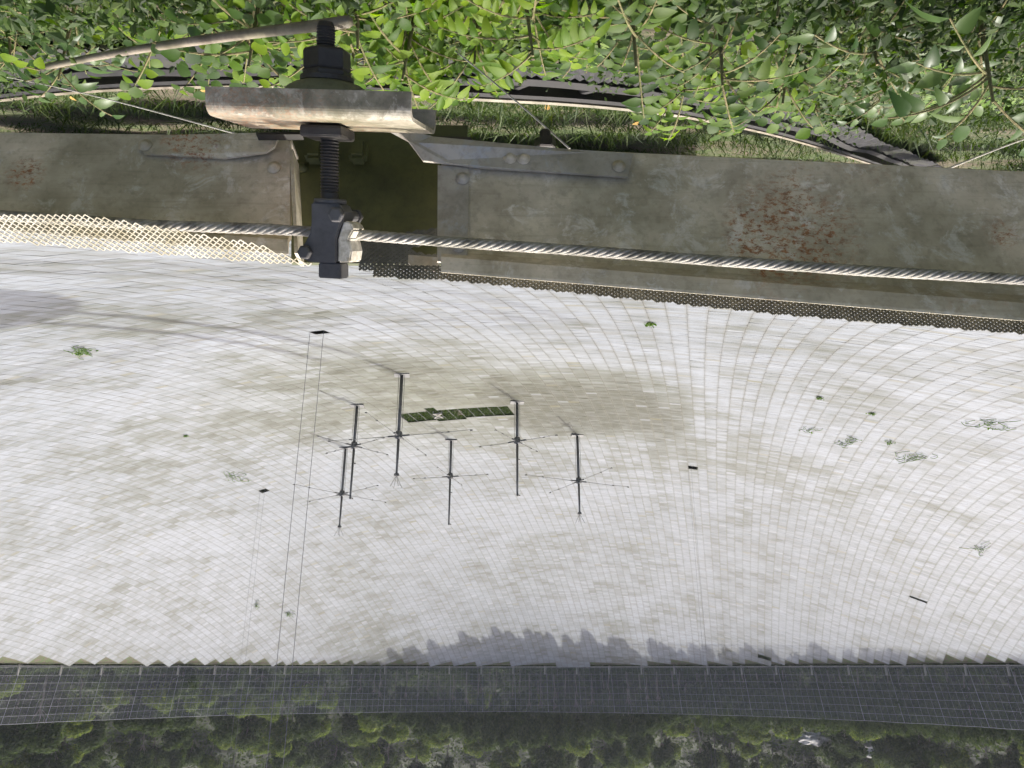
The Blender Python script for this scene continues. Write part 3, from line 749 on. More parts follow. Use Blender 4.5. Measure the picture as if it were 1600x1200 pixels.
def beam(name, label, a_bot, a_top, b_bot, b_top, mat, ext0, ext1):
    """channel between two ends given at its lower and upper edge; the lip bulges towards the camera"""
    root = tag(empty(name, a_bot), label, "beam")
    d = (b_bot - a_bot); dt = (b_top - a_top)
    fr = []
    for f in np.linspace(-ext0, 1 + ext1, 40):
        o = a_bot + d * f; tpt = a_top + dt * f; fr.append((o, -WN, (tpt - o)))
    th = 0.010
    web = [(0.0, 0.0), (0.004, 0.012), (0.0045, 0.5), (0.004, 0.80), (0.006, 0.83), (0.016, 0.87), (0.024, 0.90), (0.0235, 0.93), (0.021, 0.985), (0.0185, 1.0),
           (0.0175, 1.0), (0.012, 0.9), (-th, 0.83), (-th, 0.03), (-0.075, 0.022), (-0.075, 0.0)]
    mb = MB(); mb.sweep(web, fr); mb.build("web", mat, root, smooth=False)
    return root
def rivet(root, px, py, off, r_=0.0105, mat='galv'):
    mb = MB(); mb.lathe(wl(px, py, off), (WT, -WN, ZUP), [(r_ * 1.45, 0.0), (r_ * 1.45, 0.002), (r_, 0.002), (r_ * .96, 0.005), (r_ * .7, 0.0085), (r_ * .3, 0.0098)], 14); mb.build("rivet", M[mat], root, smooth=True)
def plate(root, name, poly, off, th, mat, bend=None):
    """flat plate whose outline is given on the wall plane"""
    pts = [wl(x, y, off) for x, y in poly]; n = len(pts); mb = MB()
    if bend:
        pts = [p - WN * q for p, q in zip(pts, bend)]
    mb.add(pts + [p + WN * th for p in pts], [tuple(range(n)), tuple(range(2 * n - 1, n - 1, -1))] + [(k, (k + 1) % n, (k + 1) % n + n, k + n) for k in range(n)])
    return mb.build(name, mat, root)

# beam to the right of the bolt in the picture
br_ = beam("rim_beam", "long rust-flecked steel beam carrying the wire rope, on the tall side of the bolt", wl(690, 224), wl(690, 432), wl(1600, 268), wl(1600, 508), M['galv'], 0.0, 1.2)
plate(br_, "end_strip", [(684, 258), (733, 262), (730, 413), (683, 408)], 0.013, 0.007, M['galv_dark'])
flap = plate(br_, "splice_plate", [(612, 218), (700, 221), (990, 240), (981, 276), (860, 268), (760, 262), (700, 256), (662, 256), (640, 235), (618, 222)], 0.022, 0.006, M['galv_dark'], [.03, .004, .0, .0, 0, 0, .003, .012, .035, .055])
for x, y in ((797, 247), (818, 248), (967, 260)): rivet(br_, x, y, 0.0235, mat='galv')
for x, y in ((723, 279), (716, 385)): rivet(br_, x, y, 0.0145, mat='galv_dark')
mb = MB(); c = wl(852, 222, -0.06); ax3 = (WT, ZUP, WN)
mb.lathe(c, ax3, [(0.026, -0.002), (0.026, 0.022)], 6); mb.lathe(c, ax3, [(0.014, -0.030), (0.014, 0.0)], 10); mb.build("beam_bolt", M['black'], br_, bevel=0.002)
rebase(br_)
# beam to the left of the bolt
bl_ = beam("rim_beam", "shorter visible rim beam behind the sunlit expanded mesh, peppered with rust", wl(454, 213), wl(454, 404), wl(0, 207), wl(0, 366), M['galv'], 0.0, 1.6)
plate(bl_, "splice_plate", [(214, 212), (440, 212), (432, 236), (418, 243), (350, 248), (225, 240)], 0.014, 0.006, M['galv'], [0, .012, .016, .012, .003, 0])
for x, y in ((227, 227), (340, 229), (357, 230)): rivet(bl_, x, y, 0.0155)
rivet(bl_, 428, 262, 0.006); rivet(bl_, 426, 384, 0.006)
mb = MB(); a, b = wl(456, 236, 0.0), wl(464, 398, 0.0)
mb.sweep([(0.006, -0.004), (0.006, 0.004), (-0.05, 0.004), (-0.05, -0.004)], [(a.lerp(b, f), -WN, WT + Vector((0, 0, 0.2 * math.sin(f * 9)))) for f in np.linspace(0, 1, 14)]); mb.build("end_flange", M['mesh'], bl_)
rebase(bl_)
# recessed plate in the joint
jp = tag(empty("joint_plate", wl(575, 400, -0.13)), "algae-green plate, colour darkened for recess shade, set back between the two rim beams", "plate")
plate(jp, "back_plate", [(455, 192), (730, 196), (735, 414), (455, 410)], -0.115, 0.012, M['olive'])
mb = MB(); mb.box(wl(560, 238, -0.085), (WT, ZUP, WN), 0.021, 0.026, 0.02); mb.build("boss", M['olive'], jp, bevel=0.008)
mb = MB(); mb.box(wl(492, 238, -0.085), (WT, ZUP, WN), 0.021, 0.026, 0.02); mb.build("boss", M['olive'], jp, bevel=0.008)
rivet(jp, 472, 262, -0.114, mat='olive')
plate(jp, "corner_bracket", [(638, 398), (686, 402), (686, 424), (645, 419), (638, 410)], -0.05, 0.006, M['galv_dark'])
rebase(jp)

# thin bearing plates lying against the lower edge of the beams
for poly, off, lab in (([(400, 207), (472, 206), (472, 210), (400, 210)], 0.05, "thin black bearing plate under the rusty channel, by the spotted beam"), ([(640, 212), (736, 214), (738, 218), (644, 216)], 0.03, "thin black bearing plate at the bent end of the splice plate")):
    mb = MB(); p = [wl(x, y, off) for x, y in poly]; n4 = len(p)
    mb.add(p + [q + WN * 0.02 for q in p], [(0, 1, 2, 3), (7, 6, 5, 4), (0, 4, 5, 1), (1, 5, 6, 2), (2, 6, 7, 3), (3, 7, 4, 0)])
    tag(mb.build("bearing_plate", M['black']), lab, "plate")

# ------------------------------------------------------------------ anchor bolt with nuts, domed washer, channel and clamp
v0 = ray(516, 250); BY = (PD - v0 * PD.dot(v0)).normalized(); BZ = -v0; BX = BY.cross(BZ)
if BX.dot(PR) < 0: BX = -BX
TL_ = rad(4.5); BY, BZ = (BY * math.cos(TL_) + BZ * math.sin(TL_)), (BZ * math.cos(TL_) - BY * math.sin(TL_))
B0 = on_plane(516, 250, wl(520, 320, 0.10), v0); KM = (B0 - CAM).dot(v0) / (FPX / v0.dot(FW)) 
KM = (on_plane(517, 250, B0, v0) - B0).length
PSI = rad(20)
LX = (BX * math.cos(PSI) + BZ * math.sin(PSI)).normalized(); LZ = (BZ * math.cos(PSI) - BX * math.sin(PSI)).normalized()
def bl(x, y, z=0.0): return B0 + LX * ((x - 516) * KM) + BY * ((y - 250) * KM) + LZ * (z * KM)
BAX = (LX, BY, LZ)
asm = tag(empty("anchor_bolt", bl(516, 200)), "heavy black threaded anchor bolt with stacked nuts and domed washer through the channel", "bolt")
def lathe_px(name, prof, mat, parent, n=28, cx=516, smooth=False, hexa=False, bevel=0.0):
    mb = MB(); mb.lathe(bl(cx, 250), BAX, [(r_ * KM, (y - 250) * KM) for r_, y in prof], n, hexa); return mb.build(name, mat, parent, smooth=smooth, bevel=bevel)
thread = [(11, 44), (13.5, 50)]
y = 52.0
while y < 86: thread += [(14.6, y), (13.0, y + 1.3), (13.0, y + 2.0), (14.6, y + 3.2)]; y += 4.2
lathe_px("threaded_end", thread, M['black'], asm, 22, cx=509)
lathe_px("nut", [(33, 84), (37, 88), (37, 112), (35.5, 115)], M['black'], asm, 6, cx=511, hexa=True, bevel=0.0012)
lathe_px("lock_nut", [(36, 115.5), (37.5, 118), (37.5, 124)], M['black'], asm, 6, cx=511, hexa=True, bevel=0.0012)
lathe_px("flat_washer", [(41, 124.5), (41.5, 126), (41.5, 132.5)], M['black'], asm, 30, cx=511)
lathe_px("domed_washer", [(40, 133), (52, 137), (63, 144), (70, 152), (74, 160), (75, 188)], M['greenpaint'], asm, 40, cx=512, smooth=True)
lathe_px("square_nut", [(44, 200), (47, 203), (47, 216), (45, 218)], M['black'], asm, 4, cx=512, bevel=0.0015, hexa=True)
th2 = []
y = 214.0
while y < 300: th2 += [(14.9, y), (12.9, y + 1.6), (12.9, y + 2.5), (14.9, y + 3.9)]; y += 4.9
th2 += [(14.2, 302), (14.2, 318)]
lathe_px("stud", th2, M['black'], asm, 24, cx=515)
rebase(asm)

ch = tag(empty("bearing_channel", bl(490, 200)), "sunlit rust-speckled steel channel that the anchor bolt passes through", "channel")
# U section, open towards the bolt's nut end; x along the channel, z depth
def u_prof(hd, yt, yb, th, rr):
    out = [(-hd, yt)]; inn = []
    for k in range(8):
        a = math.pi - (math.pi / 2) * k / 7; out.append((-hd + rr + rr * math.cos(a), yb - rr + rr * math.sin(a)))
    for k in range(8):
        a = math.pi / 2 - (math.pi / 2) * k / 7; out.append((hd - rr + rr * math.cos(a), yb - rr + rr * math.sin(a)))
    out.append((hd, yt)); ri = rr - th
    inn.append((hd - th, yt))
    for k in range(8):
        a = (math.pi / 2) * k / 7; inn.append((hd - rr + ri * math.cos(a), yb - rr + ri * math.sin(a)))
    for k in range(8):
        a = math.pi / 2 + (math.pi / 2) * k / 7; inn.append((-hd + rr + ri * math.cos(a), yb - rr + ri * math.sin(a)))
    inn.append((-hd + th, yt)); return out + inn
mb = MB(); pr = u_prof(83, 157, 197, 6, 17); fr = []
for x in np.linspace(352, 668, 9): fr.append((bl(x, 250), LZ * KM, BY * KM))
mb.sweep([(z, y - 250) for z, y in pr], fr); mb.build("channel_section", M['channel'], ch, bevel=0.0)
rebase(ch)

cl = tag(empty("rope_clamp", bl(516, 330)), "dark cast clamp gripping the wire rope at the bolt's end, chipped side painted pale for sunlight", "clamp")
def prism(name, poly, z0, z1, mat, parent, bevel=0.0):
    n = len(poly); mb = MB(); vs = [bl(x, y, z1) for x, y in poly] + [bl(x, y, z0) for x, y in poly]
    mb.add(vs, [tuple(range(n)), tuple(range(2 * n - 1, n - 1, -1))] + [(k, (k + 1) % n, (k + 1) % n + n, k + n) for k in range(n)])
    return mb.build(name, mat, parent, bevel=bevel)
prism("clamp_body", [(493, 318), (540, 318), (546, 330), (546, 342), (540, 356), (535, 372), (535, 412), (494, 412), (484, 411), (474, 402), (474, 392), (482, 382), (491, 366), (493, 350)], -26, 24, M['slate'], cl, bevel=0.003)
prism("end_block", [(503, 412.5), (541, 412.5), (541, 437), (503, 437)], -19, 19, M['slate'], cl, bevel=0.002)
lathe_px("clamp_washer", [(25, 311), (26, 313), (26, 317.5)], M['slate'], cl, 24, cx=516)
def hexbolt(name, x, y, zf, zb, rh, rs, mat, parent):
    mb = MB(); ax = (LX, LZ, BY)
    mb.lathe(bl(x, y, 0), ax, [(rh * KM * .8, (zf + 9) * KM), (rh * KM, (zf + 7) * KM), (rh * KM, zf * KM)], 6)
    mb.lathe(bl(x, y, 0), ax, [(rs * KM, zf * KM), (rs * KM, zb * KM)], 14)
    mb.lathe(bl(x, y, 0), ax, [(rh * KM, (zb + 12) * KM), (rh * KM, zb * KM + 2 * KM)], 6)
    return mb.build(name, mat, parent, bevel=0.001)
hexbolt("clamp_bolt", 536, 336, 25, -74, 13, 9, M['slate'], cl); hexbolt("clamp_bolt", 484, 397, 25, -50, 12, 8, M['slate'], cl)
# added chipped slab, its pale colour paints sunlight on the clamp's side face
prism("sunlit_jaw_side", [(546, 344), (557, 347), (562, 358), (554, 373), (559, 392), (556, 410), (536, 411), (536, 374), (541, 357)], -38, 20, metal_mat("sunlight_toned_casting", (0.62, 0.58, 0.48), (0.28, 0.25, 0.18), rust=0.3, scale=4), cl, bevel=0.003)
rebase(cl)

# ------------------------------------------------------------------ wire rope along the beams
rp = tag(empty("wire_rope", wl(800, 385, 0.05)), "twisted wire rope stretched along both rim beams through the clamp", "rope")
path_px = [(-420, 300), (-200, 318), (0, 337), (240, 352), (420, 358), (490, 362), (548, 366), (700, 378), (900, 391), (1100, 406), (1350, 423), (1600, 437), (1900, 452), (2300, 470)]
path = [wl(x, y, 0.062) for x, y in path_px]
def resample(path, step):
    out = [path[0]]; 
    for a, b in zip(path[:-1], path[1:]):
        n = max(1, int((b - a).length / step)); out += [a.lerp(b, (k + 1) / n) for k in range(n)]
    return out
line = resample(path, 0.006); RR = 0.0068; rs_ = 0.0048
for st in range(6):
    pts = []
    for k, p in enumerate(line):
        tdir = (line[min(k + 1, len(line) - 1)] - line[max(k - 1, 0)]).normalized(); u = tdir.cross(ZUP).normalized(); w = u.cross(tdir)
        a = k * 0.006 / 0.105 * 2 * math.pi + st * math.pi / 3; pts.append(p + (u * math.cos(a) + w * math.sin(a)) * RR)
    mb = MB(); mb.tube(pts, rs_, 6); mb.build("strand", M['rope'], rp, smooth=True)
rebase(rp)

# ------------------------------------------------------------------ expanded metal sheets at the lip
def expanded(name, label, poly, p0, nrm, pu, pv, wdt, mat, frame=None):
    """diamond mesh cut to an outline; poly is given on the plane through p0"""
    pts = [on_plane(x, y, p0, nrm) for x, y in poly]
    U = WT - nrm * WT.dot(nrm); U.normalize(); Vv = nrm.cross(U)
    if Vv.z < 0: Vv = -Vv
    P2 = [((p - pts[0]).dot(U), (p - pts[0]).dot(Vv)) for p in pts]
    def inside(x, y):
        c = False; n = len(P2)
        for i in range(n):
            x1, y1 = P2[i]; x2, y2 = P2[(i + 1) % n]
            if (y1 > y) != (y2 > y) and x < (x2 - x1) * (y - y1) / (y2 - y1) + x1: c = not c
        return c
    x0, x1 = min(p[0] for p in P2), max(p[0] for p in P2); y0, y1 = min(p[1] for p in P2), max(p[1] for p in P2)
    mb = MB(); iu, iv = int((x1 - x0) / pu) + 2, int((y1 - y0) / pv) + 2
    for a in range(-1, iu * 2):
        for b in range(-1, iv * 2):
            if (a + b) % 2: continue
            cx, cy = x0 + a * pu / 2, y0 + b * pv / 2
            for dx in (-1, 1):
                ex, ey = cx + dx * pu / 2, cy + pv / 2
                if not (inside(cx, cy) and inside(ex, ey)): continue
                A = pts[0] + U * cx + Vv * cy; Bq = pts[0] + U * ex + Vv * ey
                wob = 0.002 * noise.noise(A * 6)
                d = (Bq - A).normalized(); s = d.cross(nrm); t2 = nrm
                zz = 0.0003 * dx; q = [A + s * wdt + t2 * (wob + zz), A - s * wdt + t2 * (wob + zz), Bq - s * wdt + t2 * (wob + zz), Bq + s * wdt + t2 * (wob + zz)]
                mb.add(q + [p - nrm * 0.0018 for p in q], [(0, 1, 2, 3), (7, 6, 5, 4), (0, 4, 5, 1), (2, 6, 7, 3), (1, 5, 6, 2), (3, 7, 4, 0)])
    return tag(mb.build(name, mat), label, "mesh sheet")
MN = (Vector((0, -0.42, 0.90)) - WN * 0).normalized()
expanded("expanded_mesh", "bright sunlit strip of expanded metal mesh along the shorter rim beam", [(-160, 326), (0, 331), (130, 333), (200, 345), (300, 362), (395, 377), (450, 397), (492, 413), (492, 417), (300, 404), (0, 379), (-160, 364)],
         wl(250, 380, 0.075), MN, 0.0140, 0.0130, 0.0012, M['mesh'])
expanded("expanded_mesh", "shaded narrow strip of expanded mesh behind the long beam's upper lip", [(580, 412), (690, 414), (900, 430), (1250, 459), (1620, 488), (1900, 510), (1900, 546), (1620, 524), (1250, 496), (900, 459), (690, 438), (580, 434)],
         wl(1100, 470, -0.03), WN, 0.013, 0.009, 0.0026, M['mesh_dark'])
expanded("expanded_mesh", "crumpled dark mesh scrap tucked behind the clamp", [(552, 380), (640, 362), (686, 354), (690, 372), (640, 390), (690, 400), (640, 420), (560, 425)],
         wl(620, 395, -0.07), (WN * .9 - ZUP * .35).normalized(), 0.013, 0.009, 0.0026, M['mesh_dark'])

# ------------------------------------------------------------------ wires and a pipe under the rim
def wire(px0, px1, r_, label, lift0=0.35, lift1=None, mat='wire', name="guy_wire", cat="wire", end=None):
    a = on_ground(*px0, lift=lift0); b = end if end is not None else on_ground(*px1, lift=lift1 if lift1 is not None else lift0)
    mb = MB(); n = 14; pts = [a.lerp(b, f) - ZUP * 0.06 * math.sin(f * math.pi) * (a - b).length * .12 for f in np.linspace(0, 1, n)]
    mb.tube(pts, r_, 6); return tag(mb.build(name, M[mat], smooth=True), label, cat)
wire((712, 80), None, 0.0025, "thin taut wire running from the leaves up to the beam by the small bolt", 0.5, end=wl(890, 232, -0.09))
wire((-60, 108), None, 0.0023, "thin pale wire crossing the curved rail towards the channel", 0.35, end=wl(430, 226, -0.2))
wire((1700, 195), None, 0.0035, "thin wire over the dark corrugated sheets near the long beam", 0.3, end=wl(1470, 268, -0.2))
wire((60, 107), (545, 34), 0.0125, "pale sun-striped pipe slanting down into the leaves behind the bolt", 0.46, 0.72, 'pipe', "pipe", "pipe")

# ------------------------------------------------------------------ curved low rail frame with corrugated sheets on the slope
rail_px = [(-160, 178), (0, 156), (140, 142), (300, 135), (450, 136), (600, 147), (760, 155), (900, 163), (1030, 176), (1130, 193), (1230, 216), (1330, 246), (1420, 276)]
fr_ = tag(empty("drain_frame", on_ground(800, 150)), "curved dark steel frame with pale top edge and corrugated sheets on the slope", "frame")
def smooth_path(P, n):
    out = []; m_ = len(P) - 1
    for k in range(n + 1):
        f = k / n * m_; i = min(int(f), m_ - 1); u = f - i
        p0, p1, p2, p3 = P[max(i - 1, 0)], P[i], P[i + 1], P[min(i + 2, m_)]
        out.append(0.5 * ((2 * p1) + (p2 - p0) * u + (2 * p0 - 5 * p1 + 4 * p2 - p3) * u * u + (3 * p1 - p0 - 3 * p2 + p3) * u ** 3))
    return out
RP = smooth_path([on_ground(x, y, 0.22) for x, y in rail_px], 80)
def band(path, offy, offz, w, h):
    fr = []
    for k, p in enumerate(path):
        t = (path[min(k + 1, len(path) - 1)] - path[max(k - 1, 0)]); t.z = 0; t.normalize(); s = Vector((t.y, -t.x, 0))
        if s.y > 0: s = -s
        fr.append((p + s * offy + ZUP * offz, s, ZUP))
    mb = MB(); mb.sweep([(-w, -h), (w, -h), (w, h), (-w, h)], fr); return mb
band(RP, 0, 0, 0.013, 0.010).build("top_edge", M['pipe'], fr_)
band(RP, 0.045, -0.05, 0.018, 0.055).build("edge_shade_bar", M['black_steel_shade'], fr_)  # dark bar modelled in place of the shade below the top edge
def toward(p, d):  # a point on the slope d metres nearer the camera side
    q = p + Vector((0, -d, 0)); return q
LOWER = [Vector((p.x, p.y - 0.42, ground_h(p.x, p.y - 0.42) + 0.16)) for p in RP]
band(LOWER, 0, 0, 0.03, 0.04).build("lower_rail", M['black_steel_shade'], fr_)
for k in range(2, 80, 5):
    mb = MB(); mb.tube([RP[k] + Vector((0, -0.05, -0.08)), LOWER[min(k + 1, 80)]], 0.032, 6); mb.build("strut", M['black_steel_shade'], fr_)
for k in range(0, 80, 6):
    a, b = LOWER[k], LOWER[min(k + 6, 80)]; n = 36; vs = []
    sh = Vector((0.10, -0.55, 0))
    for q in range(n + 1):
        f = q / n; p = a.lerp(b, f); wv = 0.011 * math.sin(q * 2 * math.pi / 4.0)
        for g2 in (0.08, 1.0):
            w = p + sh * g2; vs.append(Vector((w.x, w.y, ground_h(w.x, w.y) + 0.15 + wv + 0.01 * ((k // 6) % 2))))
    N2 = len(vs); vs2 = vs + [p - ZUP * 0.006 for p in vs]; mb = MB(); fs = []
    for q in range(n): fs += [(2 * q, 2 * q + 2, 2 * q + 3, 2 * q + 1), (N2 + 2 * q + 1, N2 + 2 * q + 3, N2 + 2 * q + 2, N2 + 2 * q)]
    mb.add(vs2, fs); mb.build("corrugated_sheet", M['sheet'], fr_)
rebase(fr_)

# ------------------------------------------------------------------ grass on the slope below the rim
def vis(px, py): return on_ground(px, py)
n = 32000; VV = np.zeros((n, 3, 3)); k = 0; r = random.Random(77)
while k < n:
    px, py = r.uniform(-80, 1680), 128 + 165 * r.random()
    p = on_ground(px, py)
    if noise.noise(Vector((p.x * 1.1, p.y * 1.1, 7))) < (0.02 if px < 330 else -0.28): continue
    cl_ = noise.noise(Vector((p.x * 3, p.y * 3, 1)))
    h = (0.05 + 0.11 * r.random() ** 1.6) * (1 + 0.9 * cl_); a = r.uniform(0, 6.28); w = 0.006 + 0.006 * r.random()
    d = Vector((math.cos(a), math.sin(a), 0)); lean = Vector((r.gauss(0, .10), r.gauss(0, .10), 0))
    z0 = p + Vector((r.gauss(0, .05), r.gauss(0, .05), -0.01))
    VV[k, 0] = z0 - d * w; VV[k, 1] = z0 + d * w; VV[k, 2] = z0 + lean + ZUP * h; k += 1
gr = link("grass", fast_mesh("grass", VV, np.arange(n * 3), 3, M['grass'])); tag(gr, "shaggy green grass on the slope below the rim beams", "grass", kind="stuff")

# low leafy cover, in clumps that leave the sheets and bare soil partly open
def bare(px, py):
    if 60 < px < 470 and 62 < py < 135: return True
    if 660 < px < 930 and 85 < py < 160: return True
    if 1380 < px < 1640 and 205 < py < 275: return True
    return False
n = 40000; P, Nn, Z = [], [], []; r = random.Random(99)
while len(P) < n:
    px, py = r.uniform(-120, 1720), r.uniform(-190, 235)
    lim = 100 if px < 1000 else 100 + (px - 1000) * 0.20
    if py > lim + 10 * math.sin(px * .05): continue
    if bare(px, py) and r.random() < 0.94: continue
    p = on_ground(px, py); c = noise.noise(Vector((p.x * 1.7, p.y * 1.7, 12))) 
    if c < -0.05 and r.random() < .85: continue
    hh = max(0.05, 0.20 + 0.55 * c) * (1.0 if not bare(px, py + 40) else 0.4); P.append(p + Vector((r.gauss(0, .05), r.gauss(0, .05), hh * r.random() ** .7)))
    Nn.append(Vector((r.gauss(0, .3), -.1, 1))); Z.append(r.choice((.007, .010, .013, .017, .024)) * r.uniform(.8, 1.2))
gc = link("ground_cover", scatter_quads("ground_cover", P, Nn, Z, M['cover'], .55)); tag(gc, "dense mottled low leaves covering the slope under the rim", "ground cover", kind="stuff")

# ------------------------------------------------------------------ leafy shrubs in the sun
def leaf_mesh(name, L, Wd, mat, tipx=0.62, fold=0.22, droop=0.25, seg=5):
    mb = MB(); vs = []; fs = []
    for k in range(seg + 1):
        f = k / seg; w = Wd * (math.sin(math.pi * f ** tipx) ** 0.8 if 0 < f < 1 else 0.0); z = -droop * L * f * f
        vs += [(f * L, -w, z + fold * w), (f * L, 0, z), (f * L, w, z + fold * w)]
    for k in range(seg):
        a = 3 * k; fs += [(a, a + 3, a + 4, a + 1), (a + 1, a + 4, a + 5, a + 2)]
    mb.add(vs, fs); me = bpy.data.meshes.new(name); me.from_pydata(mb.v, [], mb.f); me.update(); me.shade_smooth(); me.materials.append(mat); return me
LA = [leaf_mesh("leaflet", 0.066, 0.0165, M['leaf_bright'], .68, .25, .35), leaf_mesh("leaflet", 0.058, 0.016, M['leaf_bright'], .74, .55, .7), leaf_mesh("leaflet", 0.07, 0.014, M['leaf_bright'], .66, .8, .1), leaf_mesh("leaflet", 0.074, 0.0185, M['leaf_bright'], .64, .30, .45), leaf_mesh("leaflet", 0.078, 0.019, M['leaf_bright'], .7, .2, .2)]
LAm = [leaf_mesh("leaflet", 0.075, 0.019, M['leaf_mid'], .68, .25, .3), leaf_mesh("leaflet", 0.068, 0.018, M['leaf_mid'], .64, .3, .4)]
LB = [leaf_mesh("leaf", 0.072, 0.030, M['leaf_mid'], .8, .18, .2), leaf_mesh("leaf", 0.062, 0.028, M['leaf_mid'], .85, .25, .15), leaf_mesh("leaf", 0.075, 0.029, M['leaf_bright'], .8, .2, .25)]
LC = [leaf_mesh("leaf", 0.125, 0.026, M['leaf_blue'], .6, .3, .3), leaf_mesh("leaf", 0.15, 0.034, M['leaf_blue'], .58, .25, .45), leaf_mesh("leaf", 0.105, 0.030, M['leaf_blue'], .62, .35, .2)]

def frame_mat(p, d, n, s=1.0):
    d = d.normalized(); n = (n - d * n.dot(d)).normalized(); y = n.cross(d); mt = Matrix.Identity(4)
    for k in range(3): mt[k][0] = d[k] * s; mt[k][1] = y[k] * s; mt[k][2] = n[k] * s; mt[k][3] = p[k]
    return mt
def put(name, me, parent, world, pw):
    o = link(name, me, parent); o.matrix_local = pw.inverted() @ world; return o

def shrub(px, py, h, kind, nf, label, seed, spread=0.27, group=None):
    h *= 0.78; nf = int(nf * 1.8)
    r = random.Random(seed); b = on_ground(px, py); root = tag(empty("leafy_shrub" if kind != 'F' else "fern", b), label, "shrub" if kind != 'F' else "fern", group)
    RW = Matrix.Translation(b); top = b + Vector((r.uniform(-.08, .08), r.uniform(-.05, .12), h))
    mb = MB(); mb.tube([b - Vector((0, 0, .05)) - b, (b.lerp(top, .5) + Vector((r.uniform(-.04, .04), 0, 0))) - b, top - b], [0.011, 0.008, 0.004], 6); mb.build("stem", M['stem'], root)
    for f in range(nf):
        t0 = r.uniform(0.35, 1.0) if kind != 'F' else r.uniform(.1, .4); p = b.lerp(top, t0); a = 6.283 * (f + r.random() * .7) / nf
        d = Vector((math.cos(a), math.sin(a), r.uniform(.15, .75))).normalized()
        L = spread * r.uniform(.75, 1.2)
        pts = [p]; dd = d.copy()
        for q in range(8):
            pts.append(pts[-1] + dd * L / 8); dd = (dd + Vector((0, 0, -0.10))).normalized()
        mb = MB(); mb.tube([q - b for q in pts], [0.0035] * 5 + [0.0025] * 4, 5); fo = mb.build("frond" if kind in 'AMF' else "branch", M['stem'], root)
        def at(f_):
            i = min(int(f_ * 8), 7); u = f_ * 8 - i; return pts[i].lerp(pts[i + 1], u), (pts[i + 1] - pts[i]).normalized()
        if kind in 'AM':
            npair = r.choice((5, 6, 7)); LL = LA if kind == 'A' else LAm
            for q in range(npair):
                p1, t1 = at(0.22 + 0.74 * q / (npair - 1)); s = t1.cross(ZUP).normalized(); nn = s.cross(t1); sc = (0.75 + 0.45 * math.sin(math.pi * (q + 1) / (npair + 1))) * r.uniform(.6, 1.1) * 0.85
                for sd in (-1, 1):
                    dv = (s * sd + t1 * r.uniform(.15, .45) + nn * r.uniform(-.15, .3)); put("leaflet", r.choice(LL), fo, frame_mat(p1, dv, nn + t1 * r.uniform(-.3, .3), sc), RW)
            p1, t1 = at(1.0); put("leaflet", r.choice(LL), fo, frame_mat(p1, t1, ZUP, .9), RW)
        elif kind == 'B':
            for q in range(3):
                p1, t1 = at(0.35 + 0.325 * q); a0 = r.uniform(0, 6.28)
                for w in range(3):
                    aa = a0 + w * 2.09; dv = Vector((math.cos(aa), math.sin(aa), r.uniform(-.1, .35))); put("leaf", r.choice(LB), fo, frame_mat(p1 + dv * .008, dv, ZUP + Vector((r.gauss(0, .3), r.gauss(0, .3), 0)), r.uniform(.5, .9)), RW)
        elif kind == 'C':
            for q in range(5):
                p1, t1 = at(0.3 + 0.175 * q); s = t1.cross(ZUP).normalized() * (1 if q % 2 else -1); dv = s + t1 * .6 + Vector((0, 0, r.uniform(-.2, .3)))
                put("leaf", r.choice(LC), fo, frame_mat(p1, dv, ZUP + Vector((r.gauss(0, .35), r.gauss(0, .35), 0)), r.uniform(.4, .8)), RW)
        else:
            mb = MB(); np_ = 22
            for q in range(np_):
                fq = 0.08 + 0.9 * q / np_; p1, t1 = at(fq); s = t1.cross(ZUP).normalized(); nn = s.cross(t1); ln = 0.26 * spread * math.sin(math.pi * (0.12 + 0.86 * fq)) ; wd = 0.010
                for sd in (-1, 1):
                    e = p1 + s * sd * ln + t1 * ln * .35 - ZUP * ln * .12; m1 = p1.lerp(e, .45)
                    mb.add([p1 - b, m1 + t1 * wd * .6 - b, e - b, m1 - t1 * wd * .6 - b], [(0, 1, 2, 3)])
            mb.build("pinnae", M['fern'], fo)
    return root
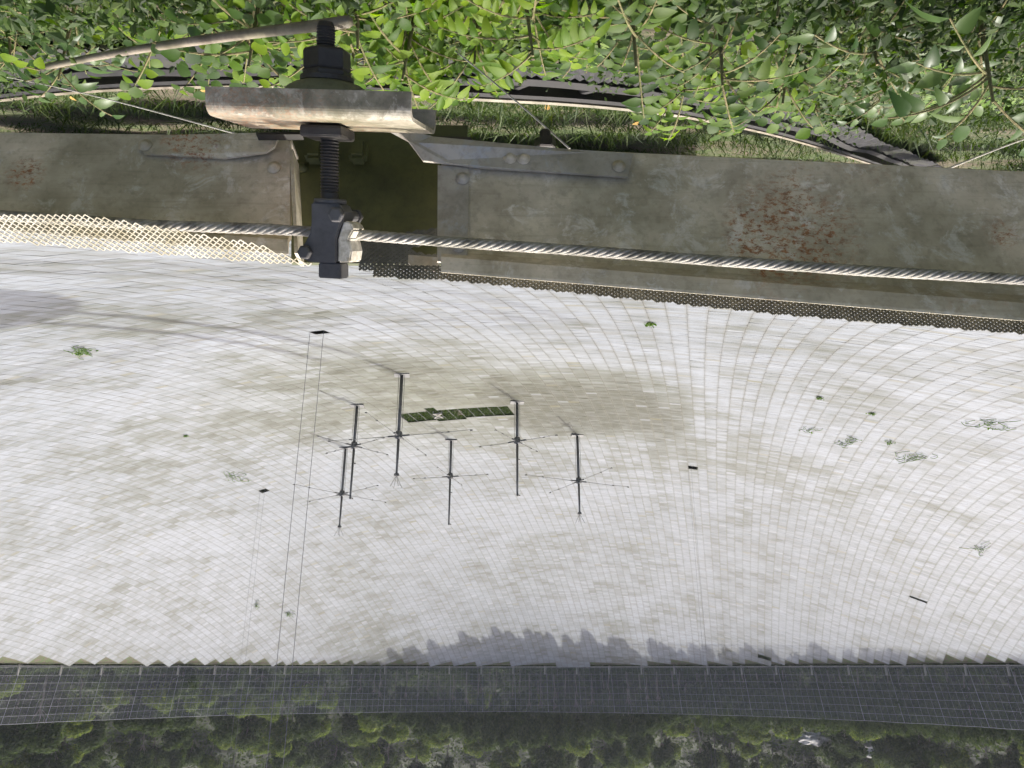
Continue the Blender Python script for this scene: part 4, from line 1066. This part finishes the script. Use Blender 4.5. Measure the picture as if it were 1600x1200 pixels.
SH = [
 (575, -60, .62, 'A', 8, "bright pinnate shrub right behind the anchor bolt's tip"), (650, -95, .70, 'A', 9, "bright pinnate shrub above the curved rail, beside the taut wire"),
 (745, -70, .66, 'A', 9, "pinnate shrub whose fronds overhang the taut wire"), (690, -20, .45, 'A', 7, "low yellow-green pinnate shrub at the foot of the taut wire"),
 (830, -110, .60, 'A', 7, "pinnate shrub leaning over the middle dark sheets"), (540, -130, .55, 'A', 7, "pinnate shrub at the picture's edge above the bolt"),
 (1075, 10, .55, 'A', 7, "isolated bright pinnate shrub on the slope left of the hanging vines"), (1165, 40, .55, 'A', 8, "bright pinnate shrub arching over the end of the pale rail"),
 (1120, -70, .62, 'M', 8, "mid-green pinnate shrub behind the two isolated bright ones"), (1230, -30, .60, 'B', 7, "round-leaved yellow-green shrub near the middle of the leafy slope"),
 (1000, -90, .60, 'M', 8, "mid-green pinnate shrub in the shaded gap of the slope"), (900, -60, .55, 'M', 7, "mid-green pinnate shrub beyond the middle dark sheets"),
 (230, -70, .55, 'B', 9, "round-leaved shrub hanging over the pale pipe"), (330, -50, .55, 'B', 10, "dense round-leaved shrub above the middle of the pale pipe"),
 (400, -110, .66, 'B', 10, "round-leaved shrub where the pale pipe enters the leaves"), (470, -60, .50, 'B', 8, "round-leaved shrub touching the bolt side of the pale pipe"),
 (130, -40, .60, 'C', 6, "dark broad-leaved sprig over the first corrugated sheets"), (40, -20, .42, 'M', 7, "mid-green pinnate shrub in the corner beyond the pale pipe"),
 (-40, -90, .55, 'B', 7, "round-leaved shrub cut off by the picture's corner"),
 (1330, -60, .62, 'C', 8, "bluish broad-leaved shrub in the bright part of the far slope"), (1420, 20, .52, 'C', 8, "bluish broad-leaved shrub above the last corrugated sheets"),
 (1490, -110, .70, 'C', 7, "bluish large-leaved shrub at the picture's edge among ferns"), (1360, 90, .34, 'C', 7, "low bluish sprig drooping onto the last corrugated sheets"),
 (1290, 120, .28, 'M', 6, "small green sprig at the bend of the pale rail"),
 (1540, -50, .40, 'F', 9, "yellow-green fern in the far corner of the slope"), (1500, 70, .34, 'F', 9, "fern tucked over the shaded hollow near the long beam"), (1570, 120, .30, 'F', 8, "fern lowest on the slope near the picture's edge"),
 (960, -30, .30, 'F', 8, "fern in the shaded gap between the bright shrubs"), (1240, -120, .34, 'F', 8, "fern at the picture's edge above the round-leaved shrub"),
 (60, -110, .36, 'F', 8, "pale fern in the corner behind the broad-leaved sprig"), (590, 60, .25, 'B', 7, "low leafy tuft just past the bolt and over the rail"), (505, 85, .22, 'B', 7, "small leafy tuft hiding the rail behind the nuts")]
for q, s in enumerate(SH): shrub(*s, 500 + q)

# a few fallen leaves and stones on the grass
for q, (px, py, lab) in enumerate(((690, 160, "fallen yellow leaf by the rail under the channel's end"), (856, 172, "fallen yellow leaf below the small beam bolt"), (998, 190, "fallen yellow leaf near the splice plate's far end"), (1125, 210, "fallen yellow leaf under the bright pinnate frond"), (110, 150, "fallen yellow leaf on bare soil beside the rail"), (315, 143, "fallen yellow leaf beside the channel's end on the grass"))):
    if q == 0: lm = leaf_mesh("fallen_leaf", 0.07, 0.024, simple("yellow_leaf", (0.26, 0.15, 0.03), (0.38, 0.25, 0.07), 20), .75, .3, .2)
    p = on_ground(px, py, 0.12); o = link("fallen_leaf", lm); o.location = p; o.rotation_euler = (r.uniform(-.3, .3), r.uniform(-.3, .3), r.uniform(0, 6)); tag(o, lab, "leaf")
p = on_ground(917, 158, 0.05); bm = bmesh.new(); bmesh.ops.create_icosphere(bm, subdivisions=3, radius=0.055)
for v in bm.verts: v.co *= 1 + 0.25 * noise.noise(v.co * 22); v.co.z *= .65
me = bpy.data.meshes.new("stone"); bm.to_mesh(me); bm.free(); me.materials.append(M['rock']); o = link("stone", me); o.location = p; tag(o, "small white stone lying on the curved rail frame", "stone")

# ------------------------------------------------------------------ thin haze filling the valley
mb = MB(); mb.box((0, 60, 50), IDA, 830, 830, 112); t = NT("valley_haze")
pv = t.new("ShaderNodeVolumePrincipled"); pv.inputs["Color"].default_value = (0.86, 0.92, 1.0, 1); pv.inputs["Density"].default_value = 0.00007; pv.inputs["Anisotropy"].default_value = 0.25
t.L(pv.outputs[0], t.out.inputs["Volume"]); hz = mb.build("haze", t.m); tag(hz, "thin pale haze hanging in the valley", "haze", kind="stuff")
